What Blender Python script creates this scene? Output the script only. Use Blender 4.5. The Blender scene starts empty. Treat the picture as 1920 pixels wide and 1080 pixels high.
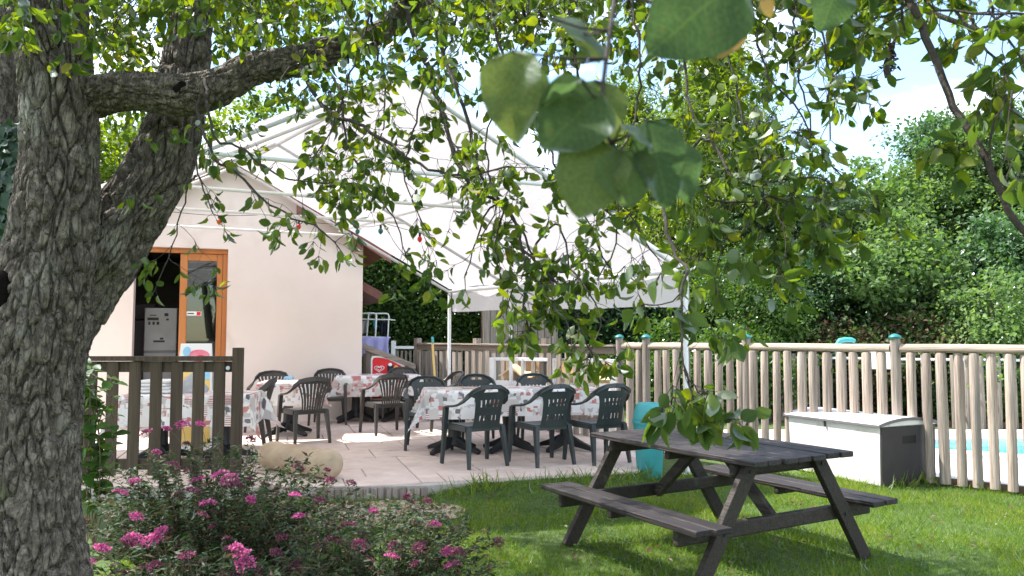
import bpy, bmesh, math, random
import numpy as np
from mathutils import Vector, Matrix, noise
R = math.radians
random.seed(7); rng = np.random.default_rng(7)
scene = bpy.context.scene
COL = scene.collection

# ------------------------------------------------------------------ camera
FPX = 1450.0; CAMZ = 1.50; PITCH = math.atan((632-540)/FPX)
cam = bpy.data.cameras.new('camera'); camo = bpy.data.objects.new('camera', cam); COL.objects.link(camo)
cam.sensor_width = 36; cam.lens = FPX/1920*36; cam.clip_end = 2000; cam.clip_start = 0.05
camo.location = (0, 0, CAMZ); camo.rotation_euler = (math.pi/2+PITCH, 0, 0)
cam.dof.use_dof = True; cam.dof.focus_distance = 7.5; cam.dof.aperture_fstop = 11
scene.camera = camo
# ------------------------------------------------------------------ sky and sun
SUN_DIR = Vector((-0.93, 0.30, 0)).normalized()      # where the sun stands, seen from the scene
SUN_EL = R(58)
world = bpy.data.worlds.new('World'); scene.world = world; world.use_nodes = True
wn = world.node_tree.nodes; wl = world.node_tree.links; wn.clear()
sky = wn.new('ShaderNodeTexSky'); sky.sky_type = 'NISHITA'; sky.sun_disc = False
sky.sun_elevation = SUN_EL; sky.sun_rotation = math.atan2(SUN_DIR.x, SUN_DIR.y)
sky.air_density = 1.2; sky.dust_density = 0.3; sky.ozone_density = 2.0; sky.altitude = 200
tc = wn.new('ShaderNodeTexCoord')
mp = wn.new('ShaderNodeMapping'); mp.inputs['Location'].default_value = (2.3, 0.7, 0.5); mp.inputs['Scale'].default_value = (1, 1, 1.7)
nz = wn.new('ShaderNodeTexNoise'); nz.inputs['Scale'].default_value = 2.3; nz.inputs['Detail'].default_value = 9; nz.inputs['Roughness'].default_value = 0.56
rp = wn.new('ShaderNodeValToRGB'); rp.color_ramp.elements[0].position = 0.47; rp.color_ramp.elements[1].position = 0.60
mx = wn.new('ShaderNodeMix'); mx.data_type = 'RGBA'
mx.inputs[7].default_value = (8.0, 8.0, 8.3, 1)
bg = wn.new('ShaderNodeBackground'); bg.inputs[1].default_value = 0.13
wo = wn.new('ShaderNodeOutputWorld')
wl.new(tc.outputs['Generated'], mp.inputs[0]); wl.new(mp.outputs[0], nz.inputs['Vector'])
wl.new(nz.outputs[0], rp.inputs[0]); wl.new(rp.outputs[0], mx.inputs[0]); wl.new(sky.outputs[0], mx.inputs[6])
wl.new(mx.outputs[2], bg.inputs[0]); wl.new(bg.outputs[0], wo.inputs[0])
sl = bpy.data.lights.new('sun', 'SUN'); sl.energy = 3.9; sl.angle = R(0.53); sl.color = (1, 0.955, 0.89)
so = bpy.data.objects.new('sun', sl); COL.objects.link(so)
sv = Vector((SUN_DIR.x*math.cos(SUN_EL), SUN_DIR.y*math.cos(SUN_EL), math.sin(SUN_EL)))
so.rotation_euler = sv.to_track_quat('Z', 'Y').to_euler(); so.location = sv*50
scene.view_settings.view_transform = 'Standard'; scene.view_settings.look = 'None'
scene.view_settings.exposure = 1.68; scene.view_settings.gamma = 1

# ------------------------------------------------------------------ pixel helpers (a pixel gives a direction only)
cp, sp = math.cos(PITCH), math.sin(PITCH)
CAM = Vector((0, 0, CAMZ))
def ray(x, y):
    a = (x-960)/FPX; b = (540-y)/FPX
    return Vector((a, cp-b*sp, sp+b*cp))
def at(x, y, Y):
    d = ray(x, y); return CAM+d*(Y/d.y)
def gp(x, y, z=0.0):
    d = ray(x, y); return CAM+d*((z-CAMZ)/d.z)
def hit(x, y, P0, d):
    """ray against the vertical plane through P0 along the horizontal direction d"""
    n = Vector((-d[1], d[0], 0)); r = ray(x, y)
    return CAM+r*(n.dot(Vector(P0)-CAM)/n.dot(r))
def proj(p):
    q = Vector(p)-CAM; dep = q.y*cp+q.z*sp; up = -q.y*sp+q.z*cp
    return 960+FPX*q.x/dep, 540-FPX*up/dep, dep

# ------------------------------------------------------------------ object helpers
def tag(o, label=None, cat=None, group=None, kind=None):
    if label: o['label'] = label
    if cat: o['category'] = cat
    if group: o['group'] = group
    if kind: o['kind'] = kind
    return o
def thing(name, label, cat, loc=(0, 0, 0), rz=0, group=None):
    o = bpy.data.objects.new(name, None); COL.objects.link(o); o.empty_display_size = 0.1
    o.location = loc; o.rotation_euler = (0, 0, rz)
    return tag(o, label, cat, group)
def link(name, me, mat, parent=None):
    if mat is not None and not me.materials: me.materials.append(mat)
    o = bpy.data.objects.new(name, me); COL.objects.link(o)
    if parent: o.parent = parent
    return o
def copy_tree(o, parent=None):
    c = o.copy(); COL.objects.link(c); c.parent = parent
    for ch in o.children: copy_tree(ch, c)
    return c
def V(*a): return Vector(a)
class MB:
    def __init__(s): s.v = []; s.f = []
    def add(s, vs, fs):
        n = len(s.v); s.v += [tuple(v) for v in vs]; s.f += [tuple(i+n for i in f) for f in fs]; return s
    def hexa(s, b, t):
        return s.add(list(b)+list(t), [(3, 2, 1, 0), (4, 5, 6, 7), (0, 1, 5, 4), (1, 2, 6, 5), (2, 3, 7, 6), (3, 0, 4, 7)])
    def box(s, c, d, M=None):
        x, y, z = d[0]/2, d[1]/2, d[2]/2
        p = [V(-x, -y, -z), V(x, -y, -z), V(x, y, -z), V(-x, y, -z), V(-x, -y, z), V(x, -y, z), V(x, y, z), V(-x, y, z)]
        if M is not None: p = [M @ q for q in p]
        c = V(*c); p = [q+c for q in p]
        return s.hexa(p[:4], p[4:])
    def beam(s, a, b, w, h, up=(0, 0, 1), w2=None, h2=None):
        """a bar from a to b: w sideways, h along up"""
        a = V(*a); b = V(*b); d = (b-a).normalized(); u = V(*up); sd = d.cross(u).normalized(); u = sd.cross(d)
        w2 = w if w2 is None else w2; h2 = h if h2 is None else h2
        q = lambda c, ww, hh: [c-sd*ww/2-u*hh/2, c+sd*ww/2-u*hh/2, c+sd*ww/2+u*hh/2, c-sd*ww/2+u*hh/2]
        return s.hexa(q(a, w, h), q(b, w2, h2))
    def tube(s, pts, r, n=8, cap=True, sx=1.0):
        pts = [V(*p) for p in pts]; m = len(pts)
        if not hasattr(r, '__len__'): r = [r]*m
        base = len(s.v); u = None
        for i, p in enumerate(pts):
            d = (pts[min(i+1, m-1)]-pts[max(i-1, 0)])
            if d.length < 1e-9: d = V(0, 0, 1)
            d.normalize()
            if u is None: u = d.orthogonal().normalized()
            u = (u-d*u.dot(d)); u.normalize(); w = d.cross(u)
            for k in range(n):
                a = 2*math.pi*k/n
                s.v.append(tuple(p+(u*math.cos(a)+w*math.sin(a)*sx)*r[i]))
        for i in range(m-1):
            for k in range(n):
                a = base+i*n+k; b = base+i*n+(k+1) % n
                s.f.append((a, b, b+n, a+n))
        if cap:
            s.f.append(tuple(base+k for k in range(n-1, -1, -1))); s.f.append(tuple(base+(m-1)*n+k for k in range(n)))
        return s
    def sweep(s, pts, ws, hs, ups):
        """rectangular band along a path; ups gives the thickness direction per point"""
        pts = [V(*p) for p in pts]; m = len(pts); base = len(s.v)
        for i, p in enumerate(pts):
            d = (pts[min(i+1, m-1)]-pts[max(i-1, 0)]).normalized(); u = V(*ups[i]); sd = d.cross(u).normalized(); u = sd.cross(d)
            for (a, b) in ((-1, -1), (1, -1), (1, 1), (-1, 1)):
                s.v.append(tuple(p+sd*ws[i]/2*a+u*hs[i]/2*b))
        for i in range(m-1):
            for k in range(4):
                a = base+i*4+k; b = base+i*4+(k+1) % 4
                s.f.append((a, b, b+4, a+4))
        s.f.append((base+3, base+2, base+1, base)); e = base+(m-1)*4; s.f.append((e, e+1, e+2, e+3))
        return s
    def prism(s, poly, z0, z1, fn=None):
        n = len(poly); fn = fn or (lambda x, y, z: (x, y, z))
        vs = [fn(x, y, z0) for x, y in poly]+[fn(x, y, z1) for x, y in poly]
        fs = [tuple(range(n-1, -1, -1)), tuple(range(n, 2*n))]+[(i, (i+1) % n, n+(i+1) % n, n+i) for i in range(n)]
        return s.add(vs, fs)
    def mesh(s, name, smooth=False, ang=0.7):
        me = bpy.data.meshes.new(name); me.from_pydata(s.v, [], s.f)
        bm = bmesh.new(); bm.from_mesh(me); bmesh.ops.recalc_face_normals(bm, faces=bm.faces); bm.to_mesh(me); bm.free()
        if smooth:
            me.polygons.foreach_set('use_smooth', [True]*len(me.polygons)); me.set_sharp_from_angle(angle=ang)
        return me
    def build(s, name, mat, parent=None, smooth=False, bevel=0, world=False, ang=0.7, seg=2):
        if world and parent is not None:
            inv = (Matrix.Translation(parent.location) @ parent.rotation_euler.to_matrix().to_4x4()).inverted()
            s.v = [tuple(inv @ V(*v)) for v in s.v]
        o = link(name, s.mesh(name, smooth, ang), mat, parent)
        if bevel:
            b = o.modifiers.new('bevel', 'BEVEL'); b.width = bevel; b.segments = seg; b.limit_method = 'ANGLE'
        return o
def npmesh(name, v, loops, counts, smooth=False, attr=None):
    """big mesh straight from arrays"""
    me = bpy.data.meshes.new(name); v = np.asarray(v, np.float32)
    me.vertices.add(len(v)); me.vertices.foreach_set('co', v.ravel())
    loops = np.asarray(loops, np.int32).ravel(); counts = np.asarray(counts, np.int32)
    me.loops.add(len(loops)); me.loops.foreach_set('vertex_index', loops)
    me.polygons.add(len(counts)); st = np.zeros(len(counts), np.int32); st[1:] = np.cumsum(counts)[:-1]
    me.polygons.foreach_set('loop_start', st); me.polygons.foreach_set('loop_total', counts)
    if smooth: me.polygons.foreach_set('use_smooth', np.ones(len(counts), bool))
    me.update(calc_edges=True)
    if attr is not None:
        a = me.attributes.new('rnd', 'FLOAT', 'POINT'); a.data.foreach_set('value', np.asarray(attr, np.float32))
    return me

# ------------------------------------------------------------------ materials
def newmat(name):
    m = bpy.data.materials.new(name); m.use_nodes = True; n = m.node_tree.nodes; n.clear()
    out = n.new('ShaderNodeOutputMaterial'); return m, n, m.node_tree.links, out
def rgba(c): return (c[0], c[1], c[2], 1)
def coords(n, l, scale=(1, 1, 1), rnd=True):
    t = n.new('ShaderNodeTexCoord'); m = n.new('ShaderNodeMapping'); m.inputs['Scale'].default_value = scale
    l.new(t.outputs['Object'], m.inputs[0])
    if rnd:
        oi = n.new('ShaderNodeObjectInfo'); mu = n.new('ShaderNodeMath'); mu.operation = 'MULTIPLY'; mu.inputs[1].default_value = 37.0
        l.new(oi.outputs['Random'], mu.inputs[0]); l.new(mu.outputs[0], m.inputs['Location'])
    return m.outputs[0]
def ramp(n, l, src, stops, const=False):
    r = n.new('ShaderNodeValToRGB'); e = r.color_ramp.elements
    if const: r.color_ramp.interpolation = 'CONSTANT'
    while len(e) < len(stops): e.new(0.5)
    for k, (p, c) in enumerate(stops): e[k].position = p; e[k].color = rgba(c)
    l.new(src, r.inputs[0]); return r.outputs[0]
def surf(name, c1, c2, scale=6, rough=0.7, bump=0.2, stretch=(1, 1, 1), detail=6, vary=0.0, spec=0.4, bscale=None, mid=None, dist=0.01, lo=0.3, hi=0.7, metal=0.0, third=None):
    """noise-mixed two (or three) colours with relief; vary = brightness change from object to object"""
    m, n, l, out = newmat(name); co = coords(n, l, stretch)
    t = n.new('ShaderNodeTexNoise'); t.inputs['Scale'].default_value = scale; t.inputs['Detail'].default_value = detail; t.inputs['Roughness'].default_value = 0.6
    l.new(co, t.inputs['Vector'])
    stops = [(lo, c1), (hi, c2)] if mid is None else [(lo, c1), ((lo+hi)/2, mid), (hi, c2)]
    col = ramp(n, l, t.outputs[0], stops)
    if third is not None:
        t3 = n.new('ShaderNodeTexNoise'); t3.inputs['Scale'].default_value = third[1]; t3.inputs['Detail'].default_value = 5
        l.new(co, t3.inputs['Vector'])
        k = ramp(n, l, t3.outputs[0], [(third[2], (0, 0, 0)), (third[2]+0.1, (1, 1, 1))])
        mm = n.new('ShaderNodeMix'); mm.data_type = 'RGBA'; l.new(k, mm.inputs[0]); l.new(col, mm.inputs[6]); mm.inputs[7].default_value = rgba(third[0]); col = mm.outputs[2]
    if vary:
        oi = n.new('ShaderNodeObjectInfo'); mr = n.new('ShaderNodeMapRange'); mr.inputs[3].default_value = 1-vary; mr.inputs[4].default_value = 1+vary
        l.new(oi.outputs['Random'], mr.inputs[0]); hs = n.new('ShaderNodeHueSaturation'); l.new(mr.outputs[0], hs.inputs['Value']); l.new(col, hs.inputs['Color']); col = hs.outputs[0]
    b = n.new('ShaderNodeBsdfPrincipled'); l.new(col, b.inputs['Base Color']); b.inputs['Roughness'].default_value = rough
    b.inputs['Specular IOR Level'].default_value = spec; b.inputs['Metallic'].default_value = metal
    if bump:
        t2 = n.new('ShaderNodeTexNoise'); t2.inputs['Scale'].default_value = bscale or scale*2.5; t2.inputs['Detail'].default_value = 8; l.new(co, t2.inputs['Vector'])
        bp = n.new('ShaderNodeBump'); bp.inputs['Strength'].default_value = bump; bp.inputs['Distance'].default_value = dist
        l.new(t2.outputs[0], bp.inputs['Height']); l.new(bp.outputs[0], b.inputs['Normal'])
    l.new(b.outputs[0], out.inputs[0]); return m
def leafmat(name, stops, trans=0.45, gloss=0.12, rough=0.4, obj=False, sat=1.25, veins=False):
    """thin leaf: reflects, lets light through, a little waxy"""
    m, n, l, out = newmat(name)
    if obj:
        a = n.new('ShaderNodeObjectInfo'); src = a.outputs['Random']
    else:
        a = n.new('ShaderNodeAttribute'); a.attribute_name = 'rnd'; src = a.outputs['Fac']
    col = ramp(n, l, src, stops)
    tn = n.new('ShaderNodeTexNoise'); tn.inputs['Scale'].default_value = 30; tco = n.new('ShaderNodeTexCoord'); l.new(tco.outputs['Object'], tn.inputs['Vector'])
    mr = n.new('ShaderNodeMapRange'); mr.inputs[1].default_value = 0.3; mr.inputs[2].default_value = 0.7; mr.inputs[3].default_value = 0.8; mr.inputs[4].default_value = 1.2; l.new(tn.outputs[0], mr.inputs[0])
    h1 = n.new('ShaderNodeHueSaturation'); l.new(col, h1.inputs['Color']); l.new(mr.outputs[0], h1.inputs['Value'])
    hs = n.new('ShaderNodeHueSaturation'); hs.inputs['Hue'].default_value = 0.485; hs.inputs['Saturation'].default_value = sat; hs.inputs['Value'].default_value = 1.9
    l.new(h1.outputs[0], hs.inputs['Color'])
    d = n.new('ShaderNodeBsdfDiffuse'); l.new(h1.outputs[0], d.inputs[0])
    tr = n.new('ShaderNodeBsdfTranslucent'); l.new(hs.outputs[0], tr.inputs[0])
    m1 = n.new('ShaderNodeMixShader'); m1.inputs[0].default_value = trans; l.new(d.outputs[0], m1.inputs[1]); l.new(tr.outputs[0], m1.inputs[2])
    g = n.new('ShaderNodeBsdfGlossy'); g.inputs['Roughness'].default_value = rough; g.inputs[0].default_value = (0.9, 0.95, 1, 1)
    fr = n.new('ShaderNodeFresnel'); fr.inputs[0].default_value = 1.4
    fm = n.new('ShaderNodeMath'); fm.operation = 'MULTIPLY'; fm.inputs[1].default_value = gloss*10; l.new(fr.outputs[0], fm.inputs[0])
    m2 = n.new('ShaderNodeMixShader'); l.new(fm.outputs[0], m2.inputs[0]); l.new(m1.outputs[0], m2.inputs[1]); l.new(g.outputs[0], m2.inputs[2])
    if veins:
        # midrib and side veins in the leaf's own coordinates (x along, y across, length 1)
        sx = n.new('ShaderNodeSeparateXYZ'); l.new(tco.outputs['Object'], sx.inputs[0])
        def mth(op, a, b_=None):
            q = n.new('ShaderNodeMath'); q.operation = op
            for k_, v_ in enumerate((a, b_)):
                if v_ is None: continue
                if isinstance(v_, (int, float)): q.inputs[k_].default_value = v_
                else: l.new(v_, q.inputs[k_])
            return q.outputs[0]
        ay = mth('ABSOLUTE', sx.outputs[1]); wob = n.new('ShaderNodeTexNoise'); wob.inputs['Scale'].default_value = 6; l.new(tco.outputs['Object'], wob.inputs['Vector'])
        ph = mth('MULTIPLY', mth('ADD', mth('SUBTRACT', sx.outputs[0], mth('MULTIPLY', ay, .75)), mth('MULTIPLY', wob.outputs[0], .16)), 30.0)
        sv_ = mth('POWER', mth('ABSOLUTE', mth('SINE', ph)), 26.0); rib = mth('LESS_THAN', ay, .012); ven = mth('MAXIMUM', mth('MULTIPLY', sv_, .7), rib)
        vm = n.new('ShaderNodeMix'); vm.data_type = 'RGBA'; l.new(mth('MULTIPLY', ven, .17), vm.inputs[0]); l.new(h1.outputs[0], vm.inputs[6]); vm.inputs[7].default_value = (.16, .22, .07, 1)
        sp_n = n.new('ShaderNodeTexNoise'); sp_n.inputs['Scale'].default_value = 17; l.new(tco.outputs['Object'], sp_n.inputs['Vector'])
        sm_ = ramp(n, l, sp_n.outputs[0], [(.70, (0, 0, 0)), (.74, (1, 1, 1))]); vm2 = n.new('ShaderNodeMix'); vm2.data_type = 'RGBA'; l.new(sm_, vm2.inputs[0]); l.new(vm.outputs[2], vm2.inputs[6]); vm2.inputs[7].default_value = (.10, .06, .025, 1)
        l.new(vm2.outputs[2], d.inputs[0]); l.new(vm2.outputs[2], hs.inputs['Color'])
        bp = n.new('ShaderNodeBump'); bp.inputs['Strength'].default_value = 0.3; bp.inputs['Distance'].default_value = 0.002
        l.new(ven, bp.inputs['Height']); l.new(bp.outputs[0], d.inputs['Normal']); l.new(bp.outputs[0], g.inputs['Normal'])
    l.new(m2.outputs[0], out.inputs[0]); return m
M = {}
M['plaster'] = surf('plaster', (.73, .62, .55), (.77, .66, .595), 2, .9, .35, bscale=120, dist=.003, third=((.66, .55, .48), 1.3, .60))
M['brown_paint'] = surf('brown_paint', (.13, .045, .035), (.2, .075, .055), 8, .55, .15)
M['orange_wood'] = surf('orange_wood', (.38, .13, .035), (.55, .21, .06), 5, .4, .1, (1, 1, .12), vary=.05)
M['dark_wood'] = surf('dark_wood', (.045, .031, .020), (.098, .069, .046), 40, .8, .6, (1, 1, .04), vary=.12)
M['fence_wood'] = surf('fence_wood', (.19, .145, .115), (.42, .345, .285), 55, .85, .8, (1, 1, .035), vary=.20, third=((.22, .195, .175), 14, .56), lo=.33, hi=.62)
M['grey_wood'] = surf('grey_wood', (.14, .115, .095), (.33, .28, .24), 50, .85, .8, (1, 1, .035), vary=.15)
M['fence_rail'] = surf('fence_rail', (.24, .185, .14), (.47, .39, .31), 50, .85, .8, (.035, 1, 1), vary=.1)
M['grey_rail'] = surf('grey_rail', (.16, .125, .10), (.34, .28, .23), 50, .85, .8, (.035, 1, 1), vary=.1)
M['picnic'] = surf('picnic', (.006, .005, .006), (.034, .026, .025), 45, .55, .8, (.03, 1, 1), vary=.35, spec=.35, third=((.075, .062, .058), 6, .66))
M['picnic_leg'] = surf('picnic_leg', (.012, .009, .007), (.042, .032, .024), 40, .65, .8, (.03, 1, 1), vary=.15, third=((.06, .062, .042), 7, .64))
M['log_tan'] = surf('log_tan', (.36, .265, .17), (.54, .43, .30), 4, .85, .4, (.6, 1, 1), bscale=14, third=((.28, .2, .13), 9, .63))
M['concrete'] = surf('concrete', (.34, .31, .28), (.46, .43, .39), 5, .9, .3)
M['tile'] = surf('tile', (.55, .44, .375), (.70, .585, .515), 5, .75, .3, vary=.07, bscale=30, dist=.004, third=((.45, .37, .32), 2.5, .60))
M['deck'] = surf('deck', (.62, .60, .56), (.76, .74, .70), 4, .85, .2)
M['white_metal'] = surf('white_metal', (.72, .73, .74), (.80, .80, .80), 5, .4, .05)
M['grey_metal'] = surf('grey_metal', (.50, .51, .52), (.62, .63, .64), 5, .4, .05)
M['plastic_green'] = surf('plastic_green', (.022, .030, .031), (.040, .050, .050), 5, .42, .08, vary=.12, bscale=200, dist=.001)
M['plastic_black'] = surf('plastic_black', (.010, .011, .012), (.020, .021, .022), 5, .45, .05)
M['plastic_brown'] = surf('plastic_brown', (.040, .037, .034), (.062, .057, .052), 5, .45, .08, vary=.1)
M['teal'] = surf('teal', (.04, .26, .28), (.06, .35, .36), 4, .45, .1, third=((.35, .50, .48), 7, .66))
M['teal_cap'] = surf('teal_cap', (.012, .13, .12), (.02, .18, .17), 4, .4, .05)
M['box_white'] = surf('box_white', (.62, .59, .57), (.74, .72, .70), 3, .5, .15, third=((.46, .43, .40), 5, .60))
M['box_grey'] = surf('box_grey', (.030, .027, .029), (.042, .038, .040), 6, .55, .12, bscale=150, dist=.001)
M['box_trim'] = surf('box_trim', (.13, .12, .13), (.17, .16, .17), 6, .5, .05)
M['fridge'] = surf('fridge', (.20, .20, .21), (.25, .25, .26), 3, .35, .02, metal=.3)
M['black'] = surf('black', (.012, .012, .013), (.02, .02, .02), 3, .6, 0)
M['hollow_dark'] = surf('hollow_dark', (.006, .005, .005), (.014, .011, .010), 30, 1, .6, spec=0)  # near-black, no sheen: the shade inside the tree hollows put into colour
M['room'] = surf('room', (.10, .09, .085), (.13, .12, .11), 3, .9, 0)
M['red'] = surf('red', (.62, .012, .018), (.68, .02, .03), 3, .4, 0)
M['white'] = surf('white', (.78, .78, .77), (.82, .82, .81), 3, .5, 0)
M['pink'] = surf('pink', (.70, .09, .18), (.78, .30, .36), 9, .5, 0)
M['yellow'] = surf('yellow', (.75, .50, .10), (.80, .62, .25), 9, .5, 0)
M['skyblue'] = surf('skyblue', (.25, .52, .72), (.35, .62, .80), 9, .5, 0)
M['blue'] = surf('blue', (.02, .22, .42), (.03, .34, .48), 9, .5, 0)
M['lavender'] = surf('lavender', (.36, .36, .68), (.44, .44, .75), 6, .9, .3)
M['navy'] = surf('navy', (.012, .013, .025), (.02, .022, .04), 6, .9, .3)
M['orange'] = surf('orange', (.75, .25, .05), (.80, .55, .25), 20, .5, 0)
M['wood_yellow'] = surf('wood_yellow', (.60, .40, .13), (.70, .50, .2), 6, .6, .1)
M['tan_panel'] = surf('tan_panel', (.50, .34, .17), (.66, .48, .27), 3, .8, .1, (1, 1, 3))
M['sand'] = surf('sand', (.62, .45, .25), (.72, .56, .35), 6, .95, .5)
M['roof_tile'] = surf('roof_tile', (.20, .085, .055), (.32, .15, .10), 7, .85, .5)
M['cloth_white'] = surf('cloth_white', (.68, .67, .66), (.78, .77, .76), 5, .9, .3)
M['cloth_grey'] = surf('cloth_grey', (.30, .31, .32), (.40, .41, .42), 5, .9, .4)
M['soil_edge'] = surf('soil_edge', (.12, .075, .05), (.19, .13, .09), 9, .95, .6)
def ground_mat():
    m, n, l, out = newmat('ground'); t = n.new('ShaderNodeTexCoord')
    a = n.new('ShaderNodeTexNoise'); a.inputs['Scale'].default_value = 1.2; a.inputs['Detail'].default_value = 6; l.new(t.outputs['Object'], a.inputs['Vector'])
    f = n.new('ShaderNodeTexNoise'); f.inputs['Scale'].default_value = 22; f.inputs['Detail'].default_value = 8; f.inputs['Roughness'].default_value = .7; l.new(t.outputs['Object'], f.inputs['Vector'])
    g = ramp(n, l, a.outputs[0], [(.35, (.035, .078, .010)), (.65, (.070, .13, .018))])
    s = ramp(n, l, f.outputs[0], [(.38, (.028, .045, .010)), (.52, (.062, .098, .02)), (.68, (.15, .12, .07))])
    mm = n.new('ShaderNodeMix'); mm.data_type = 'RGBA'; mm.inputs[0].default_value = .55; l.new(g, mm.inputs[6]); l.new(s, mm.inputs[7])
    b = n.new('ShaderNodeBsdfPrincipled'); b.inputs['Roughness'].default_value = .95; l.new(mm.outputs[2], b.inputs['Base Color'])
    bp = n.new('ShaderNodeBump'); bp.inputs['Strength'].default_value = .8; bp.inputs['Distance'].default_value = .03; l.new(f.outputs[0], bp.inputs['Height']); l.new(bp.outputs[0], b.inputs['Normal'])
    l.new(b.outputs[0], out.inputs[0]); return m
M['ground'] = ground_mat()
M['dirt'] = surf('dirt', (.24, .175, .12), (.54, .44, .33), 7, .95, .8, bscale=25, dist=.02, third=((.16, .12, .07), 16, .56), detail=9)
def water_mat():
    m, n, l, out = newmat('pool_water'); t = n.new('ShaderNodeTexCoord')
    a = n.new('ShaderNodeTexNoise'); a.inputs['Scale'].default_value = 5; a.inputs['Detail'].default_value = 4; l.new(t.outputs['Object'], a.inputs['Vector'])
    c = ramp(n, l, a.outputs[0], [(.35, (.06, .40, .43)), (.65, (.14, .55, .56))])
    b = n.new('ShaderNodeBsdfPrincipled'); b.inputs['Roughness'].default_value = .06; b.inputs['IOR'].default_value = 1.33; l.new(c, b.inputs['Base Color'])
    bp = n.new('ShaderNodeBump'); bp.inputs['Strength'].default_value = .25; bp.inputs['Distance'].default_value = .02; l.new(a.outputs[0], bp.inputs['Height']); l.new(bp.outputs[0], b.inputs['Normal'])
    l.new(b.outputs[0], out.inputs[0]); return m
M['water'] = water_mat()
def glass_mat():
    m, n, l, out = newmat('door_glass'); g = n.new('ShaderNodeBsdfGlossy'); g.inputs['Roughness'].default_value = .02; g.inputs[0].default_value = (.9, .95, .95, 1)
    tr = n.new('ShaderNodeBsdfTransparent'); tr.inputs[0].default_value = (.62, .66, .64, 1)
    fr = n.new('ShaderNodeFresnel'); fr.inputs[0].default_value = 1.7
    x = n.new('ShaderNodeMixShader'); l.new(fr.outputs[0], x.inputs[0]); l.new(tr.outputs[0], x.inputs[1]); l.new(g.outputs[0], x.inputs[2]); l.new(x.outputs[0], out.inputs[0]); return m
M['glass'] = glass_mat()
def fabric_mat():
    m, n, l, out = newmat('canopy_fabric'); co = coords(n, l, (1, 1, 1), False)
    a = n.new('ShaderNodeTexNoise'); a.inputs['Scale'].default_value = 2.5; a.inputs['Detail'].default_value = 6; l.new(co, a.inputs['Vector'])
    c = ramp(n, l, a.outputs[0], [(.3, (.68, .65, .655)), (.7, (.76, .735, .74))])
    d = n.new('ShaderNodeBsdfDiffuse'); l.new(c, d.inputs[0]); t = n.new('ShaderNodeBsdfTranslucent'); t.inputs[0].default_value = (.78, .725, .73, 1)
    bp = n.new('ShaderNodeBump'); bp.inputs['Strength'].default_value = .5; bp.inputs['Distance'].default_value = .05
    wv = n.new('ShaderNodeTexNoise'); wv.inputs['Scale'].default_value = 7; wv.inputs['Detail'].default_value = 3; l.new(co, wv.inputs['Vector']); l.new(wv.outputs[0], bp.inputs['Height'])
    l.new(bp.outputs[0], d.inputs['Normal']); l.new(bp.outputs[0], t.inputs['Normal'])
    x = n.new('ShaderNodeMixShader'); x.inputs[0].default_value = .28; l.new(d.outputs[0], x.inputs[1]); l.new(t.outputs[0], x.inputs[2]); l.new(x.outputs[0], out.inputs[0]); return m
M['fabric'] = fabric_mat()
def print_cloth(name, seed):
    """wipe-clean tablecloth with a collage print of pale, red and slate blocks (UV in metres)"""
    m, n, l, out = newmat(name); uv = n.new('ShaderNodeUVMap'); mp_ = n.new('ShaderNodeMapping'); mp_.inputs['Location'].default_value = (seed, seed*1.7, 0); l.new(uv.outputs[0], mp_.inputs[0])
    def vor(scale, off):
        q = n.new('ShaderNodeMapping'); q.inputs['Location'].default_value = (off, off, 0); l.new(mp_.outputs[0], q.inputs[0])
        v = n.new('ShaderNodeTexVoronoi'); v.distance = 'CHEBYCHEV'; v.inputs['Scale'].default_value = scale; v.inputs['Randomness'].default_value = .75; l.new(q.outputs[0], v.inputs['Vector'])
        sx_ = n.new('ShaderNodeSeparateColor'); l.new(v.outputs['Color'], sx_.inputs[0]); return v, sx_
    v1, s1 = vor(8.0, 0)
    base = ramp(n, l, s1.outputs[0], [(0, (.72, .71, .69)), (.22, (.60, .55, .52)), (.40, (.76, .75, .74)), (.55, (.42, .40, .40)), (.64, (.70, .66, .62)), (.80, (.42, .15, .14)), (.86, (.74, .73, .72)), (.92, (.10, .10, .115))], True)
    v2, s2 = vor(21.0, 3.3)
    small = ramp(n, l, s2.outputs[1], [(0, (.74, .73, .72)), (.35, (.50, .47, .45)), (.55, (.76, .75, .74)), (.76, (.50, .19, .17)), (.84, (.62, .60, .58)), (.93, (.16, .15, .16))], True)
    pick = ramp(n, l, s1.outputs[2], [(0, (0, 0, 0)), (.40, (1, 1, 1))], True)
    mm = n.new('ShaderNodeMix'); mm.data_type = 'RGBA'; l.new(pick, mm.inputs[0]); l.new(base, mm.inputs[6]); l.new(small, mm.inputs[7])
    w = n.new('ShaderNodeTexWave'); w.inputs['Scale'].default_value = 14; w.bands_direction = 'Y'; l.new(mp_.outputs[0], w.inputs['Vector'])
    wr = ramp(n, l, w.outputs[0], [(0, (0, 0, 0)), (.62, (1, 1, 1))], True)
    pk2 = ramp(n, l, s1.outputs[1], [(0, (0, 0, 0)), (.84, (1, 1, 1))], True)
    mu = n.new('ShaderNodeMix'); mu.data_type = 'RGBA'; mu.blend_type = 'MULTIPLY'; mu.inputs[0].default_value = 1; l.new(wr, mu.inputs[6]); l.new(pk2, mu.inputs[7])
    m3 = n.new('ShaderNodeMix'); m3.data_type = 'RGBA'; l.new(mu.outputs[2], m3.inputs[0]); l.new(mm.outputs[2], m3.inputs[6]); m3.inputs[7].default_value = (.48, .17, .16, 1)
    b = n.new('ShaderNodeBsdfPrincipled'); b.inputs['Roughness'].default_value = .35; l.new(m3.outputs[2], b.inputs['Base Color']); l.new(b.outputs[0], out.inputs[0]); return m
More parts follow.
